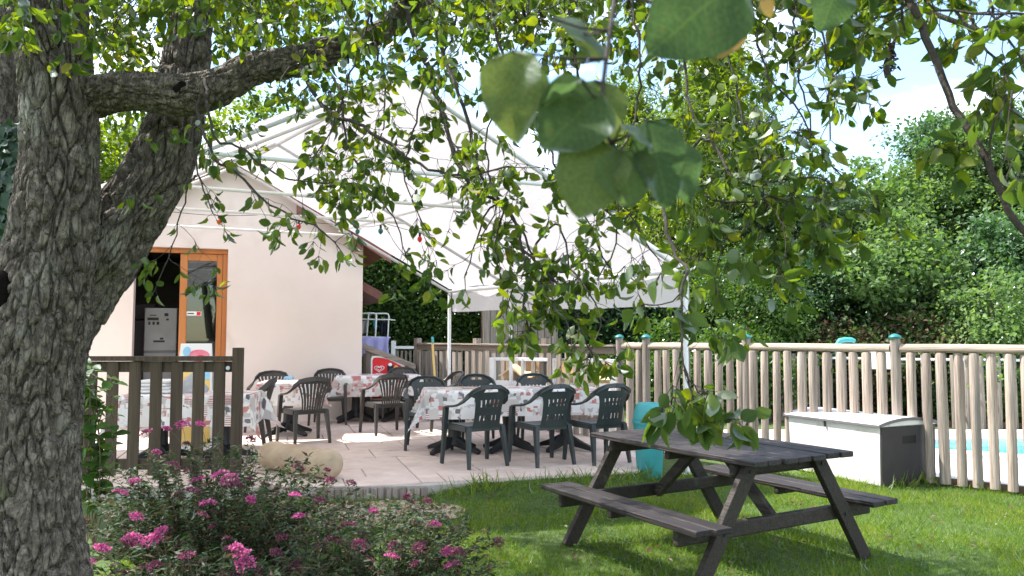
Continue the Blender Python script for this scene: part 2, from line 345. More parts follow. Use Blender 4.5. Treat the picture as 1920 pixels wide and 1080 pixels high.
def bark_mat():
    m, n, l, out = newmat('bark'); t = n.new('ShaderNodeTexCoord')
    def noi(s, d=6):
        a = n.new('ShaderNodeTexNoise'); a.inputs['Scale'].default_value = s; a.inputs['Detail'].default_value = d; a.inputs['Roughness'].default_value = .65; l.new(t.outputs['Object'], a.inputs['Vector']); return a.outputs[0]
    c = ramp(n, l, noi(26, 9), [(.3, (.056, .045, .036)), (.5, (.125, .102, .082)), (.62, (.225, .190, .155))])
    k = ramp(n, l, noi(4.2), [(.56, (0, 0, 0)), (.70, (.8, .8, .8))])
    mm = n.new('ShaderNodeMix'); mm.data_type = 'RGBA'; l.new(k, mm.inputs[0]); l.new(c, mm.inputs[6]); mm.inputs[7].default_value = (.27, .255, .215, 1)
    k2 = ramp(n, l, noi(2.6), [(.60, (0, 0, 0)), (.72, (.7, .7, .7))])
    m2 = n.new('ShaderNodeMix'); m2.data_type = 'RGBA'; l.new(k2, m2.inputs[0]); l.new(mm.outputs[2], m2.inputs[6]); m2.inputs[7].default_value = (.085, .10, .035, 1)
    b = n.new('ShaderNodeBsdfPrincipled'); b.inputs['Roughness'].default_value = .9; l.new(m2.outputs[2], b.inputs['Base Color'])
    mpb = n.new('ShaderNodeMapping'); mpb.inputs['Scale'].default_value = (1, 1, .32); l.new(t.outputs['Object'], mpb.inputs[0])
    wn_ = n.new('ShaderNodeTexNoise'); wn_.inputs['Scale'].default_value = 14; wn_.inputs['Detail'].default_value = 4; l.new(mpb.outputs[0], wn_.inputs['Vector'])
    wx = n.new('ShaderNodeMix'); wx.data_type = 'RGBA'; wx.inputs[0].default_value = .09; l.new(mpb.outputs[0], wx.inputs[6]); l.new(wn_.outputs[1], wx.inputs[7])
    vo = n.new('ShaderNodeTexVoronoi'); vo.feature = 'DISTANCE_TO_EDGE'; vo.inputs['Scale'].default_value = 46; l.new(wx.outputs[2], vo.inputs['Vector'])
    cr = ramp(n, l, vo.outputs['Distance'], [(0, (0, 0, 0)), (.16, (1, 1, 1))])
    b0 = n.new('ShaderNodeBump'); b0.inputs['Strength'].default_value = .9; b0.inputs['Distance'].default_value = .012; l.new(cr, b0.inputs['Height'])
    bp = n.new('ShaderNodeBump'); bp.inputs['Strength'].default_value = .8; bp.inputs['Distance'].default_value = .012; l.new(noi(60, 9), bp.inputs['Height']); l.new(b0.outputs[0], bp.inputs['Normal']); l.new(bp.outputs[0], b.inputs['Normal'])
    l.new(b.outputs[0], out.inputs[0]); return m
M['bark'] = bark_mat()
M['twig'] = surf('twig', (.022, .017, .014), (.060, .048, .040), 30, .9, .5, third=((.13, .125, .105), 14, .66))
M['far_bark'] = surf('far_bark', (.06, .045, .035), (.14, .11, .085), 5, .9, .5)
M['pear_leaf'] = leafmat('pear_leaf', [(0, (0.047, 0.083, 0.023)), (.35, (0.072, 0.117, 0.028)), (.7, (0.104, 0.154, 0.034)), (.985, (0.159, 0.191, 0.038)), (1, (0.191, 0.159, 0.042))], .58, .012, rough=.55)
M['pear_leaf_big'] = leafmat('pear_leaf_big', [(0, (.044, .080, .024)), (.5, (.068, .112, .028)), (.9, (.10, .148, .034)), (1, (.15, .165, .04))], .5, .012, rough=.55, obj=True, veins=True)
M['pear_leaf_tan'] = leafmat('pear_leaf_tan', [(0, (.20, .15, .055)), (1, (.24, .17, .07))], .4, .05, obj=True, veins=True)
M['pear_leaf_near'] = leafmat('pear_leaf_near', [(0, (.034, .062, .032)), (.6, (.050, .085, .036)), (1, (.095, .125, .045))], .42, .006, rough=.6, obj=True, veins=True)
M['spirea'] = leafmat('spirea', [(0, (.018, .040, .012)), (.5, (.034, .064, .018)), (.74, (.058, .090, .026)), (.84, (.085, .055, .032)), (1, (.095, .040, .034))], .38, .03, rough=.5)
M['flower'] = leafmat('flower', [(0, (0.230, 0.032, 0.098)), (.5, (0.391, 0.069, 0.190)), (1, (0.598, 0.184, 0.345))], .35, .02, sat=1.0)
M['flower_faded'] = leafmat('flower_faded', [(0, (.09, .028, .04)), (.5, (.16, .045, .075)), (1, (.26, .09, .13))], .3, .02, sat=1.0)
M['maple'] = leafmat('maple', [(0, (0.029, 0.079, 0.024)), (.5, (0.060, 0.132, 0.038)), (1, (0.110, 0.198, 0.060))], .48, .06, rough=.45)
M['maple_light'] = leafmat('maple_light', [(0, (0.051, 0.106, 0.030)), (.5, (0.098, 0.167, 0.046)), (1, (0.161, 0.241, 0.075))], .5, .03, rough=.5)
M['larch'] = leafmat('larch', [(0, (0.065, 0.115, 0.022)), (.5, (0.115, 0.175, 0.030)), (1, (0.170, 0.225, 0.040))], .5, .02)
M['hedge'] = leafmat('hedge', [(0, (0.030, 0.071, 0.016)), (.5, (0.055, 0.113, 0.023)), (1, (0.098, 0.161, 0.032))], .45, .03)
M['evergreen'] = leafmat('evergreen', [(0, (0.019, 0.053, 0.019)), (.5, (0.034, 0.082, 0.029)), (1, (0.058, 0.114, 0.036))], .4, .04)
M['brown_leaf'] = leafmat('brown_leaf', [(0, (.09, .05, .032)), (.35, (.13, .08, .05)), (.5, (.05, .085, .025)), (1, (.08, .12, .035))], .3, .03)
M['ivy'] = leafmat('ivy', [(0, (.012, .036, .014)), (1, (.03, .068, .022))], .25, .08)
M['grass'] = leafmat('grass', [(0, (.062, .125, .014)), (.5, (.118, .198, .024)), (.9, (.18, .25, .042)), (1, (.26, .23, .10))], .45, .03)
# ================================================================== ground, patio, pool
PZ = 0.12
g = MB(); S = 260
g.add([(-S, -S, 0), (S, -S, 0), (S, S, 0), (-S, S, 0)], [(0, 1, 2, 3)])
tag(g.build('lawn', M['ground']), kind='structure')
def smooth_poly(p, it=2):
    for _ in range(it):
        q = []
        for i in range(len(p)):
            a = p[i]; b = p[(i+1) % len(p)]
            q += [(a[0]*.75+b[0]*.25, a[1]*.75+b[1]*.25), (a[0]*.25+b[0]*.75, a[1]*.25+b[1]*.75)]
        p = q
    return p
dp = []
for k in range(40):
    a = 2*math.pi*k/40; r = 1+.22*noise.noise(V(math.cos(a)*1.5, math.sin(a)*1.5, 3))
    dp.append((-1.15+.78*r*math.cos(a), 6.70+.50*r*math.sin(a)))
d = MB(); d.add([(x, y, .006) for x, y in dp], [tuple(range(40))]); tag(d.build('dirt_path', M['dirt']), kind='structure')
PATIO = [(-8.5, 7.15), (-1.72, 7.28), (-.82, 7.36), (-.06, 7.60), (.76, 7.88), (1.32, 8.08), (1.72, 10.9), (-.75, 14.4), (-2.6, 15.2), (-8.5, 13.4)]
p = MB(); p.prism(PATIO, -.05, PZ-.012); patio = tag(p.build('patio', M['concrete']), kind='structure')
def clip(poly, A, B):
    out = []
    sd = lambda q: (B[0]-A[0])*(q[1]-A[1])-(B[1]-A[1])*(q[0]-A[0])
    for i in range(len(poly)):
        a, b = poly[i-1], poly[i]; sa, sb = sd(a), sd(b)
        if (sa >= 0) != (sb >= 0):
            t = sa/(sa-sb); out.append((a[0]+(b[0]-a[0])*t, a[1]+(b[1]-a[1])*t))
        if sb >= 0: out.append(b)
    return out
th = R(17); ct, st_ = math.cos(th), math.sin(th)
CELL = .235; NX, NY = 46, 34; occ = np.zeros((NX, NY), bool); rnd = random.Random(3); tiles = []
for j in range(NY):
    for i in range(NX):
        if occ[i, j]: continue
        opts = [(3, 2), (2, 2), (3, 3), (2, 3), (4, 2), (2, 1), (1, 1)]; wts = [7, 5, 3, 3, 3, 1, .2]
        while True:
            w, h = rnd.choices(opts, wts)[0]
            if i+w <= NX and j+h <= NY and not occ[i:i+w, j:j+h].any(): break
            if (w, h) != (1, 1): wts[opts.index((w, h))] = 1e-9
            else: w, h = 1, 1; break
        occ[i:i+w, j:j+h] = True; tiles.append((i*CELL, j*CELL, w*CELL, h*CELL))
gap = .007; nt = 0
for (x, y, w, h) in tiles:
    q = [(x+gap, y+gap), (x+w-gap, y+gap), (x+w-gap, y+h-gap), (x+gap, y+h-gap)]
    q = [(-7.6+a*ct-b*st_, 5.4+a*st_+b*ct) for a, b in q]
    for k in range(len(PATIO)):
        A, B = PATIO[k], PATIO[(k+1) % len(PATIO)]
        q = clip(q, A, B)
        if len(q) < 3: break
    if len(q) < 3: continue
    cx = sum(a for a, b in q)/len(q); cy = sum(b for a, b in q)/len(q)
    ar = abs(sum(q[k-1][0]*q[k][1]-q[k][0]*q[k-1][1] for k in range(len(q))))/2
    u = proj((cx, cy, PZ))
    if ar < .004 or u[0] < 120 or u[0] > 1300: continue
    b = MB(); tz = PZ+rnd.uniform(-.002, .002)
    b.prism([(a-cx, c-cy) for a, c in q], -.03, 0); o = b.build('paving_tile', M['tile'], patio, bevel=.003, seg=1); o.location = (cx, cy, tz); nt += 1
print('tiles', nt)
BANK = [(-.80, 7.35), (-.06, 7.595), (.76, 7.875), (1.32, 8.075)]
def bank_z(x, y):
    'height of the grassy bank that laps against the patio edge'
    f = np.interp(x, [q[0] for q in BANK], [q[1] for q in BANK]); d_ = np.clip((f-y)/.42, 0, 1); e_ = np.clip((np.asarray(x)+.85)/.5, 0, 1)
    return .098*(1-d_)**2*e_*(np.asarray(x) > -.85)*(np.asarray(x) < 1.45)
bk = MB(); vs = []; nx_, ny_ = 60, 10
for i in range(nx_+1):
    x = -.85+2.2*i/nx_; f = float(np.interp(x, [q[0] for q in BANK], [q[1] for q in BANK]))
    for j in range(ny_+1):
        y = f-.42*j/ny_+.004; vs.append((x, y, float(bank_z(x, y-.004))+.003-.004*(j == ny_)))
bk.add(vs, [(i*(ny_+1)+j, (i+1)*(ny_+1)+j, (i+1)*(ny_+1)+j+1, i*(ny_+1)+j+1) for i in range(nx_) for j in range(ny_)]); tag(bk.build('grass_bank', M['ground'], smooth=True), kind='structure')
lm = MB(); lm.tube([(0, 0, -.05), (0, 0, .095), (0, 0, .105)], [.036, .036, .028], 10); lme = lm.mesh('edging_log', True)
for k in range(16):
    x = -1.80+k*.0655; y = 7.245+.08*k/15 - (.0)
    o = link('edging_log', lme, M['grey_wood'], patio); o.location = (x, y-.02, rnd.uniform(-.006, .008)); o.rotation_euler = (0, 0, rnd.random()*6)
# pool, coping and deck beyond the fence
POOL = smooth_poly([(4.35, 10.68), (4.9, 10.2), (5.45, 9.9), (6.3, 9.4), (7.6, 8.6), (9, 8.1), (11, 8.4), (11.6, 9.8), (10.5, 10.9), (8, 11.0), (6, 10.86), (5, 10.80)], 2)
def offset(poly, d):
    out = []; n = len(poly)
    for i in range(n):
        a = V(*poly[i-1]); b = V(*poly[(i+1) % n]); t = (b-a).normalized(); out.append((poly[i][0]+t.y*d, poly[i][1]-t.x*d))
    return out
def ringmesh(name, outer, inner, z0, z1, mat):
    b = MB(); n = len(outer)
    vs = [(x, y, z1) for x, y in outer]+[(x, y, z1) for x, y in inner]+[(x, y, z0) for x, y in outer]+[(x, y, z0) for x, y in inner]
    fs = []
    for i in range(n):
        j = (i+1) % n
        fs += [(i, j, n+j, n+i), (2*n+j, 2*n+i, i, j), (n+i, n+j, 3*n+j, 3*n+i)]
    b.add(vs, fs); return b.build(name, mat)
tag(ringmesh('pool_coping', offset(POOL, .34), POOL, .0, .085, M['deck']), kind='structure')
w = MB(); w.add([(x, y, .03) for x, y in POOL], [tuple(range(len(POOL)))]); tag(w.build('pool_water', M['water']), kind='structure')
PHI = R(-42); FD = V(math.cos(PHI), math.sin(PHI), 0); FP0 = gp(1740, 909); FN = V(-FD.y, FD.x, 0)   # FN points away from the lawn
oc = offset(POOL, .335)
outer = []
fa = FP0+FD*3.2+FN*.02; fb = FP0-FD*4.0+FN*.02
for q in oc: outer.append(q)
# deck: fan of quads between the coping and a larger ring cut by the fence line
big = offset(POOL, 2.6); dk = MB(); n = len(oc); ob = []
for (x, y), (ix, iy) in zip(big, oc):
    s = (V(x, y, 0)-FP0).dot(FN)
    if s < .05:
        s2 = (V(ix, iy, 0)-FP0).dot(FN); t = (s2-.05)/(s2-s); x, y = ix+(x-ix)*t, iy+(y-iy)*t
    if y > 12.3: y = 12.3
    ob.append((x, y))
vs = [(x, y, .045) for x, y in oc]+[(x, y, .045) for x, y in ob]
dk.add(vs, [(i, (i+1) % n, n+(i+1) % n, n+i) for i in range(n)]); tag(dk.build('pool_deck', M['deck']), kind='structure')

# ================================================================== house
HD = V(math.cos(R(19)), math.sin(R(19)), 0); HC = gp(677, 786, PZ); HN = V(-HD.y, HD.x, 0)     # HN points into the house
HC.z = 0
def ht(x, y):
    q = hit(x, y, HC, HD); return (q-HC).dot(HD), q.z        # along the wall (negative to the left), height
hz = math.atan2(HD.y, HD.x)
house = thing('gable_house', 'small cream rendered house with brown roof edge behind the white canopy', 'house', HC, hz)
tR, zTop = ht(428, 467); tL, _ = ht(253, 463); tA, zA = ht(440, 292); _, zE = ht(678, 452)
WL = 2*tA                                   # left corner, the gable being symmetric
def wz(t): return zE+(zA-zE)*(1-abs(t-tA)/abs(tA))
def hf(x, y, z): return (x, z, y)           # (along, height, depth) -> local
wall = MB()
for poly in ([(tR, PZ-.1), (0, PZ-.1), (0, wz(0)), (tR, wz(tR))], [(WL, PZ-.1), (tL, PZ-.1), (tL, wz(tL)), (WL, wz(WL))],
             [(tL, zTop), (tR, zTop), (tR, wz(tR)), (tA, zA), (tL, wz(tL))] if tL < tA < tR else [(tL, zTop), (tR, zTop), (tR, wz(tR)), (tL, wz(tL))]):
    wall.prism(poly, 0, .24, hf)
DEP = 5.2
wall.prism([(-.24, PZ-.1), (-.0, PZ-.1), (-.0, wz(0)), (-.24, wz(-.24))], .24, DEP, hf)
wall.prism([(WL, PZ-.1), (WL+.24, PZ-.1), (WL+.24, wz(WL+.24)), (WL, wz(WL))], .24, DEP, hf)
wall.prism([(WL+.24, PZ-.1), (-.24, PZ-.1), (-.24, zE), (WL+.24, zE)], DEP-.24, DEP, hf)
wall.build('wall', M['plaster'], house)
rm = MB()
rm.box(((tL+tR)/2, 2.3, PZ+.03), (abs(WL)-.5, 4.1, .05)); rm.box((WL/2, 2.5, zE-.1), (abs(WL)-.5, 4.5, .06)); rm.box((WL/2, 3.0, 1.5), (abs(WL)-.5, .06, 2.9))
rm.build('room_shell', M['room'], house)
ov = .38; slope = (zA-zE)/abs(tA)
for sgn, nm in ((1, 'right'), (-1, 'left')):
    e = abs(tA)+.42
    a = (tA, zA+.10); b = (tA+sgn*e, zA+.10-slope*e)
    r = MB(); r.prism([a, b, (b[0], b[1]-.05), (a[0], a[1]-.05)], -ov, DEP+.3, hf); ro = r.build('roof', M['roof_tile'], house)
    f = MB(); f.prism([(a[0], a[1]-.055), (b[0], b[1]-.055), (b[0], b[1]-.235), (a[0], a[1]-.235)], -ov+.015, -ov+.045, hf); f.build('bargeboard', M['brown_paint'], ro)
    sf = MB(); sf.prism([(a[0], a[1]-.053), (b[0], b[1]-.053), (b[0], b[1]-.075), (a[0], a[1]-.075)], -ov+.05, 0-.003, hf); sf.build('soffit', M['brown_paint'], ro)
for t in (-.12, tA*.5, tA, tA*1.5, WL+.1):
    b = MB(); z = wz(t)-.06
    b.prism([(t-.06, z-.20), (t+.06, z-.20), (t+.06, z), (t-.06, z)], -.30, .0-.003, hf); b.build('purlin_end', M['brown_paint'], house, bevel=.01)
# lower side roof seen past the corner
lo = MB(); q0 = ht(680, 540)
lo.prism([(0.003, q0[1]+.19), (.42, q0[1]-.04), (.42, q0[1]-.20), (0.003, q0[1]+.02)], .5, 2.6, hf); lo.build('side_eave', M['brown_paint'], house)
# door: orange timber frame, right leaf shut with its pane, left side open
dw = tR-tL; tm = ht(334, 600)[0]
dr = MB(); D0 = .12; D1 = .20
fr_ = .075
dr.prism([(tL+.002, zTop-fr_), (tR-.002, zTop-fr_), (tR-.002, zTop-.002), (tL+.002, zTop-.002)], D0, D1, hf)
dr.prism([(tR-fr_, PZ), (tR-.002, PZ), (tR-.002, zTop-fr_-.002), (tR-fr_, zTop-fr_-.002)], D0, D1, hf)
dr.build('door_frame', M['orange_wood'], house, bevel=.006)
leaf = MB(); x0, x1 = tm, tR-fr_-.004; zb, zt = PZ+.03, zTop-fr_-.006
for (a, b, c, d_) in ((x0, x0+.11, zb, zt), (x1-.085, x1, zb, zt), (x0+.112, x1-.087, zt-.11, zt), (x0+.112, x1-.087, zb, zb+.85)):
    leaf.prism([(a, c), (b, c), (b, d_), (a, d_)], D0+.012, D0+.07, hf)
lf = leaf.build('door_leaf', M['orange_wood'], house, bevel=.006)
gl = MB(); gl.prism([(x0+.1, zb+.84), (x1-.08, zb+.84), (x1-.08, zt-.1), (x0+.1, zt-.1)], D0+.035, D0+.041, hf); gl.build('pane', M['glass'], lf)
s1 = MB(); zs = ht(350, 587)[1]; s1.prism([(x0+.10, zs-.035), (x0+.33, zs-.035), (x0+.33, zs+.03), (x0+.10, zs+.03)], D0+.028, D0+.033, hf); s1.build('sticker', M['white'], lf)
s2 = MB(); s2.prism([(x0+.26, zs-.03), (x0+.32, zs-.03), (x0+.32, zs+.025), (x0+.26, zs+.025)], D0+.0235, D0+.0275, hf); s2.build('sticker_mark', M['red'], lf)
s3 = MB(); s3.prism([(x0+.125, zs-.012), (x0+.22, zs-.012), (x0+.22, zs+.006), (x0+.125, zs+.006)], D0+.0235, D0+.0275, hf); s3.build('sticker_lettering', M['box_grey'], lf)
for zz in (490, 504):
    z1 = ht(385, zz)[1]; b = MB(); b.prism([(x0+.1, z1-.012), (x1-.08, z1-.012), (x1-.08, z1+.012), (x0+.1, z1+.012)], D0+.046, D0+.056, hf); b.build('pane_bar', M['grey_metal'], lf)  # two thin grey bars across the upper part of the pane
# fridge in the dark room
HP = HC+HN*.75
fq0 = hit(268, 660, HP, HD); fq1 = hit(331, 660, HP, HD); fw = (fq1-fq0).length; ftop = hit(300, 577, HP, HD).z
fr0 = thing('fridge', 'grey fridge freezer with dark magnets inside the open doorway', 'fridge', (fq0.x+HN.x*.3+HD.x*fw/2, fq0.y+HN.y*.3+HD.y*fw/2, PZ+.055), hz)
hh = ftop-PZ-.055; zsp = hit(300, 660, HP, HD).z-PZ-.055
b = MB(); b.box((0, .03, hh/2), (fw, .52, hh)); b.build('body', M['fridge'], fr0, bevel=.015)
b = MB(); b.box((0, -.262, (zsp+hh)/2+.006), (fw-.012, .06, hh-zsp-.02)); b.build('upper_door', M['fridge'], fr0, bevel=.012)
b = MB(); b.box((0, -.262, zsp/2), (fw-.012, .06, zsp-.03)); b.build('lower_door', M['fridge'], fr0, bevel=.012)
for (px, py, wdt, ht_) in ((287, 591, .1, .015), (287, 598, .17, .045), (280, 606, .03, .05), (288, 606, .035, .05), (296, 606, .04, .05), (312, 590, .06, .05), (314, 599, .04, .03), (298, 640, .17, .03), (303, 635, .05, .03)):
    q = hit(px, py, HP, HD); t = (q-fq0).dot(HD)-fw/2; b = MB(); b.box((t, -.296, q.z-PZ-.055), (wdt, .006, ht_)); b.build('magnet', M['black'], fr0)
cb = thing('kitchen_cupboard', 'dark cupboard and counter beside the fridge in the doorway', 'cupboard', tuple(HC+HD*(tL-.25)+HN*1.3+V(0, 0, PZ+.055)), hz)
b = MB(); b.box((0, 0, .8), (.85, .5, 1.6)); b.build('cabinet', M['box_grey'], cb, bevel=.01)
b = MB(); b.box((0.1, -.02, 1.75), (.7, .4, .25)); b.build('oven_box', M['black'], cb, bevel=.01)

# ================================================================== canopy
TD = V(math.cos(R(25)), math.sin(R(25)), 0); EZ = 2.25
eB = gp(843, 545, EZ); eF = gp(1284, 505, EZ)
aB = hit(441, 284, eB, TD); aF = hit(749, 146, eF, TD); az = (aB.z+aF.z)/2-.07; aB.z = az; aF.z = az
lB = V(2*aB.x-eB.x, 2*aB.y-eB.y, EZ); lF = V(2*aF.x-eF.x, 2*aF.y-eF.y, EZ)
print('canopy', eB, eF, aB, aF, (eB-eF).length)
def par(px, A, B):
    lo_, hi_ = 0, 1
    for _ in range(40):
        m_ = (lo_+hi_)/2
        if (proj(A.lerp(B, m_))[0] < px): lo_ = m_
        else: hi_ = m_
    return lo_
ks = [0, par(958, eB, eF), par(1092, eB, eF), 1]
cen = (eB+eF+lB+lF)/4; cen.z = PZ
tent = thing('canopy_tent', 'big white fabric canopy on a metal frame over the patio tables', 'canopy', cen)
def sheet(A0, A1, B0, B1, nu, nv, sag, sd):
    """A = ridge side, B = eave side; sags between the rafters"""
    b = MB(); vs = []
    for i in range(nu+1):
        u = i/nu
        j_ = max(k for k in range(3) if ks[k] <= u+1e-9); f = (u-ks[j_])/(ks[j_+1]-ks[j_]); s_ = math.sin(math.pi*min(1, max(0, f)))
        for j in range(nv+1):
            v = j/nv; P = A0.lerp(A1, u).lerp(B0.lerp(B1, u), v)
            P = P+V(0, 0, .03-sag*s_*math.sin(math.pi*v)**.7+.022*noise.noise(P*1.6+V(sd, 0, 0))+.006*noise.noise(V(u*60, v*3, sd))); vs.append(P)
    fs = [(i*(nv+1)+j, i*(nv+1)+j+1, (i+1)*(nv+1)+j+1, (i+1)*(nv+1)+j) for i in range(nu) for j in range(nv)]
    return b.add(vs, fs)
sheet(aB, aF, eB, eF, 120, 40, .05, 0).build('roof_panel', M['fabric'], tent, smooth=True, world=True)
sheet(aB, aF, lB, lF, 120, 40, .05, 5).build('roof_panel', M['fabric'], tent, smooth=True, world=True)
vb = MB(); vs = []; NV = 60
for i in range(NV+1):
    u = i/NV; P = eB.lerp(eF, u); drop = .37+.07*u; od = V(TD.x, TD.y, 0)
    for j in range(5):
        v = j/4; wv = .018*math.sin(u*38+2*v)*v+.03*noise.noise(V(u*7, v, 9))
        vs.append(P+V(0, 0, .03-drop*v*(1+.02*math.sin(u*21)))+od*(.04+wv))
vb.add(vs, [(i*5+j, i*5+j+1, (i+1)*5+j+1, (i+1)*5+j) for i in range(NV) for j in range(4)]); vb.build('valance', M['fabric'], tent, smooth=True, world=True)
def pole(a, b, r, nm, mt='white_metal'):
    m_ = MB(); m_.tube([a, b], r, 10); return m_.build(nm, M[mt], tent, smooth=True, world=True)
for k in ks:
    pole(aB.lerp(aF, k)-V(0, 0, .03), eB.lerp(eF, k)-V(0, 0, .03), .021, 'rafter', 'grey_metal'); pole(aB.lerp(aF, k)-V(0, 0, .03), lB.lerp(lF, k)-V(0, 0, .03), .021, 'rafter', 'grey_metal')
    q = hit(667, 430, eB, TD); f = (q-eB).length/(aB-eB).length
    a = eB.lerp(eF, k).lerp(aB.lerp(aF, k), f); b = lB.lerp(lF, k).lerp(aB.lerp(aF, k), f); pole(a-V(0, 0, .03), b-V(0, 0, .03), .02, 'tie_bar')
    e = eB.lerp(eF, k); le = lB.lerp(lF, k)
    if k != ks[2]:
        pz_ = PZ+.004 if k < 1 else .004; pole((e.x, e.y, pz_), (e.x, e.y, EZ), .028, 'post')
        bp_ = MB(); bp_.box((e.x, e.y, pz_+.004), (.12, .12, .008)); bp_.build('foot_plate', M['white_metal'], tent, world=True)
    zl = PZ+.004 if le.y > 7.3 else .004
    pole((le.x, le.y, zl), (le.x, le.y, EZ), .028, 'post')
pole(eB.lerp(aB, .54)-V(0, 0, .075), eF.lerp(aF, .54)-V(0, 0, .075), .016, 'purlin_bar', 'white_metal')
pole(aB-V(0, 0, .05), aF-V(0, 0, .05), .021, 'ridge_bar', 'grey_metal'); pole(eB-V(0, 0, .02), eF-V(0, 0, .02), .022, 'eave_bar'); pole(lB-V(0, 0, .02), lF-V(0, 0, .02), .022, 'eave_bar')
# string of coloured bulbs along the ties
def garland(label, pts, bulbs):
    g_ = thing('string_light', label, 'string light', pts[0], group='coloured bulb strings under the canopy')
    b = MB(); P = []
    for i in range(len(pts)-1):
        L_ = (pts[i+1]-pts[i]).length
        for k in range(8):
            f = k/8; P.append(pts[i].lerp(pts[i+1], f)-V(0, 0, .05*L_*math.sin(math.pi*f)*.5))
    P.append(pts[-1]); b.tube(P, .004, 5); b.build('wire', M['black'], g_, world=True)
    for (f, c) in bulbs:
        q = P[int(f*(len(P)-1))]; s_ = MB(); s_.tube([q, q-V(0, 0, .05)], .016, 8); s_.build('socket', M['black'], g_, world=True)
        s_ = MB(); s_.tube([q-V(0, 0, .05+.085*k/6) for k in range(7)], [.014, .026, .033, .034, .03, .02, .004], 10); s_.build('bulb', M[c], g_, smooth=True, world=True)
Y1 = aB.lerp(aF, ks[1])
garland('thin black string of red and green bulbs running in front of the gable wall', [hit(330, 400, eB-TD*0-V(0, .0, 0), TD)-V(0, .12, 0), hit(500, 405, eB, TD)-V(0, .12, 0), hit(667, 424, eB, TD)-V(0, .12, 0), hit(722, 412, eB.lerp(eF, ks[1]), TD)-V(0, 0, .05), hit(850, 440, eB.lerp(eF, ks[1]), TD)-V(0, 0, .05)], [(.15, 'red'), (.37, 'red'), (.56, 'teal_cap'), (.72, 'teal_cap'), (.9, 'red')])
# ================================================================== pool fence of half-round pickets
def fence_t(x):                       # parameter along the fence line for a pixel column
    q = hit(x, 700, FP0, FD); return (q-FP0).dot(FD)
FZ = 1.435
tC, t3, t2, t1 = fence_t(1162), fence_t(1212), fence_t(1400), fence_t(1680)
pfence = thing('pool_fence', 'pale round-picket wooden pool fence with teal post caps beside storage box', 'fence', FP0, PHI)
def picket_mesh(r, h):
    b = MB(); b.tube([(0, 0, 0), (0, 0, h*.33), (0, 0, h*.66), (0, 0, h-.012), (0, 0, h)], [r*1.02, r, r*.98, r*.97, r*.82], 12); return b.mesh('picket', True)
pk = [picket_mesh(r, 1.31) for r in (.044, .048, .052, .046)]
pm = MB(); pm.tube([(0, 0, -.1), (0, 0, FZ+.05)], [.052, .05], 14); pme = pm.mesh('post', True)
cm = MB(); cm.tube([(0, 0, 0), (0, 0, .018), (0, 0, .03), (0, 0, .045), (0, 0, .052)], [.062, .064, .055, .03, .005], 16); cme = cm.mesh('cap', True)
step = (t1-t2)/11.5
tt = t1+step*8; rr = random.Random(5)
posts = [t1, t2, t3, tC, t1+step*11]
k = -60
while True:
    t = t1+step*k
    if t > t1+12*step: break
    k += 1
    if t < tC+.06: continue
    if any(abs(t-q) < step*.45 for q in posts): continue
    o = link('picket', rr.choice(pk), M['fence_wood'], pfence); o.location = (t+rr.uniform(-.006, .006), rr.uniform(-.004, .004), .03+rr.uniform(-.008, .004)); o.rotation_euler = (rr.uniform(-.008, .008), rr.uniform(-.01, .01), rr.random()*6)
for t in posts:
    o = link('post', pme, M['grey_wood'], pfence); o.location = (t, 0, 0)
    c = link('cap', cme, M['teal_cap'], o); c.location = (0, 0, FZ+.05)
ps = sorted(posts)
for a, b in zip(ps[:-1], ps[1:]):
    r = MB(); L_ = b-a-.10; r.tube([(-L_/2, 0, 0), (-L_/4, 0, .002), (L_/4, 0, -.002), (L_/2, 0, 0)], [.049, .05, .05, .049], 14, sx=.75); o = r.build('rail', M['fence_rail'], pfence, smooth=True); o.location = ((a+b)/2, 0, FZ-.05)
    r = MB(); r.box((0, 0, 0), (L_, .03, .10)); o = r.build('base_board', M['soil_edge'], pfence); o.location = ((a+b)/2, .058, .03)
# far side of the pool
F2a = V(9.4, 11.9, 0); F2b = V(3.9, 14.6, 0); D2 = (F2b-F2a).normalized(); L2 = (F2b-F2a).length
ff = thing('far_pool_fence', 'grey picket fence with white rail on the far side of the pool', 'fence', F2a, math.atan2(D2.y, D2.x))
pk2 = picket_mesh(.045, 1.2); n2 = int(L2/.21)
for k in range(n2):
    o = link('picket', pk2, M['grey_wood'], ff); o.location = (k*.21+rr.uniform(-.015, .015), 0, rr.uniform(-.01, .01)); o.rotation_euler = (0, rr.uniform(-.012, .012), rr.random()*6)
r = MB(); r.tube([(0, -.06, 1.13), (L2*.45, -.06, 1.12), (L2, -.06, 1.14)], .022, 8); r.build('rail', M['white_metal'], ff, smooth=True)
r = MB(); r.box((L2/2, -.12, .05), (L2, .08, .12)); r.build('base_kerb', M['soil_edge'], ff)
# weathered board fence behind the tables
C0 = FP0+FD*tC; Q0 = at(781, 650, 14.3); Q0.z = 0; D3 = (C0-Q0); D3.z = 0; L3 = D3.length; D3.normalize()
mf = thing('board_fence', 'weathered grey board fence behind the patio tables', 'fence', Q0, math.atan2(D3.y, D3.x))
pb = MB(); pb.box((0, 0, .74), (.10, .10, 1.48)); pbm = pb.mesh('post')
nb = int((L3-.2)/.185)
sm_ = MB(); sm_.box((0, 0, .62), (.095, .022, 1.2)); smm = sm_.mesh('slat')
for k in range(nb):
    o = link('slat', smm, M['grey_wood'], mf); o.location = (.14+k*.185+rr.uniform(-.012, .012), -.045, PZ+rr.uniform(-.02, .02)-.08); o.rotation_euler = (0, rr.uniform(-.012, .012), 0)
for t in (0, L3*.36, L3*.7):
    o = link('post', pbm, M['grey_wood'], mf); o.location = (t, .025, 0)
r = MB(); r.box((L3/2, -.012, 1.315), (L3-.14, .035, .09)); r.build('rail', M['grey_rail'], mf, bevel=.005)
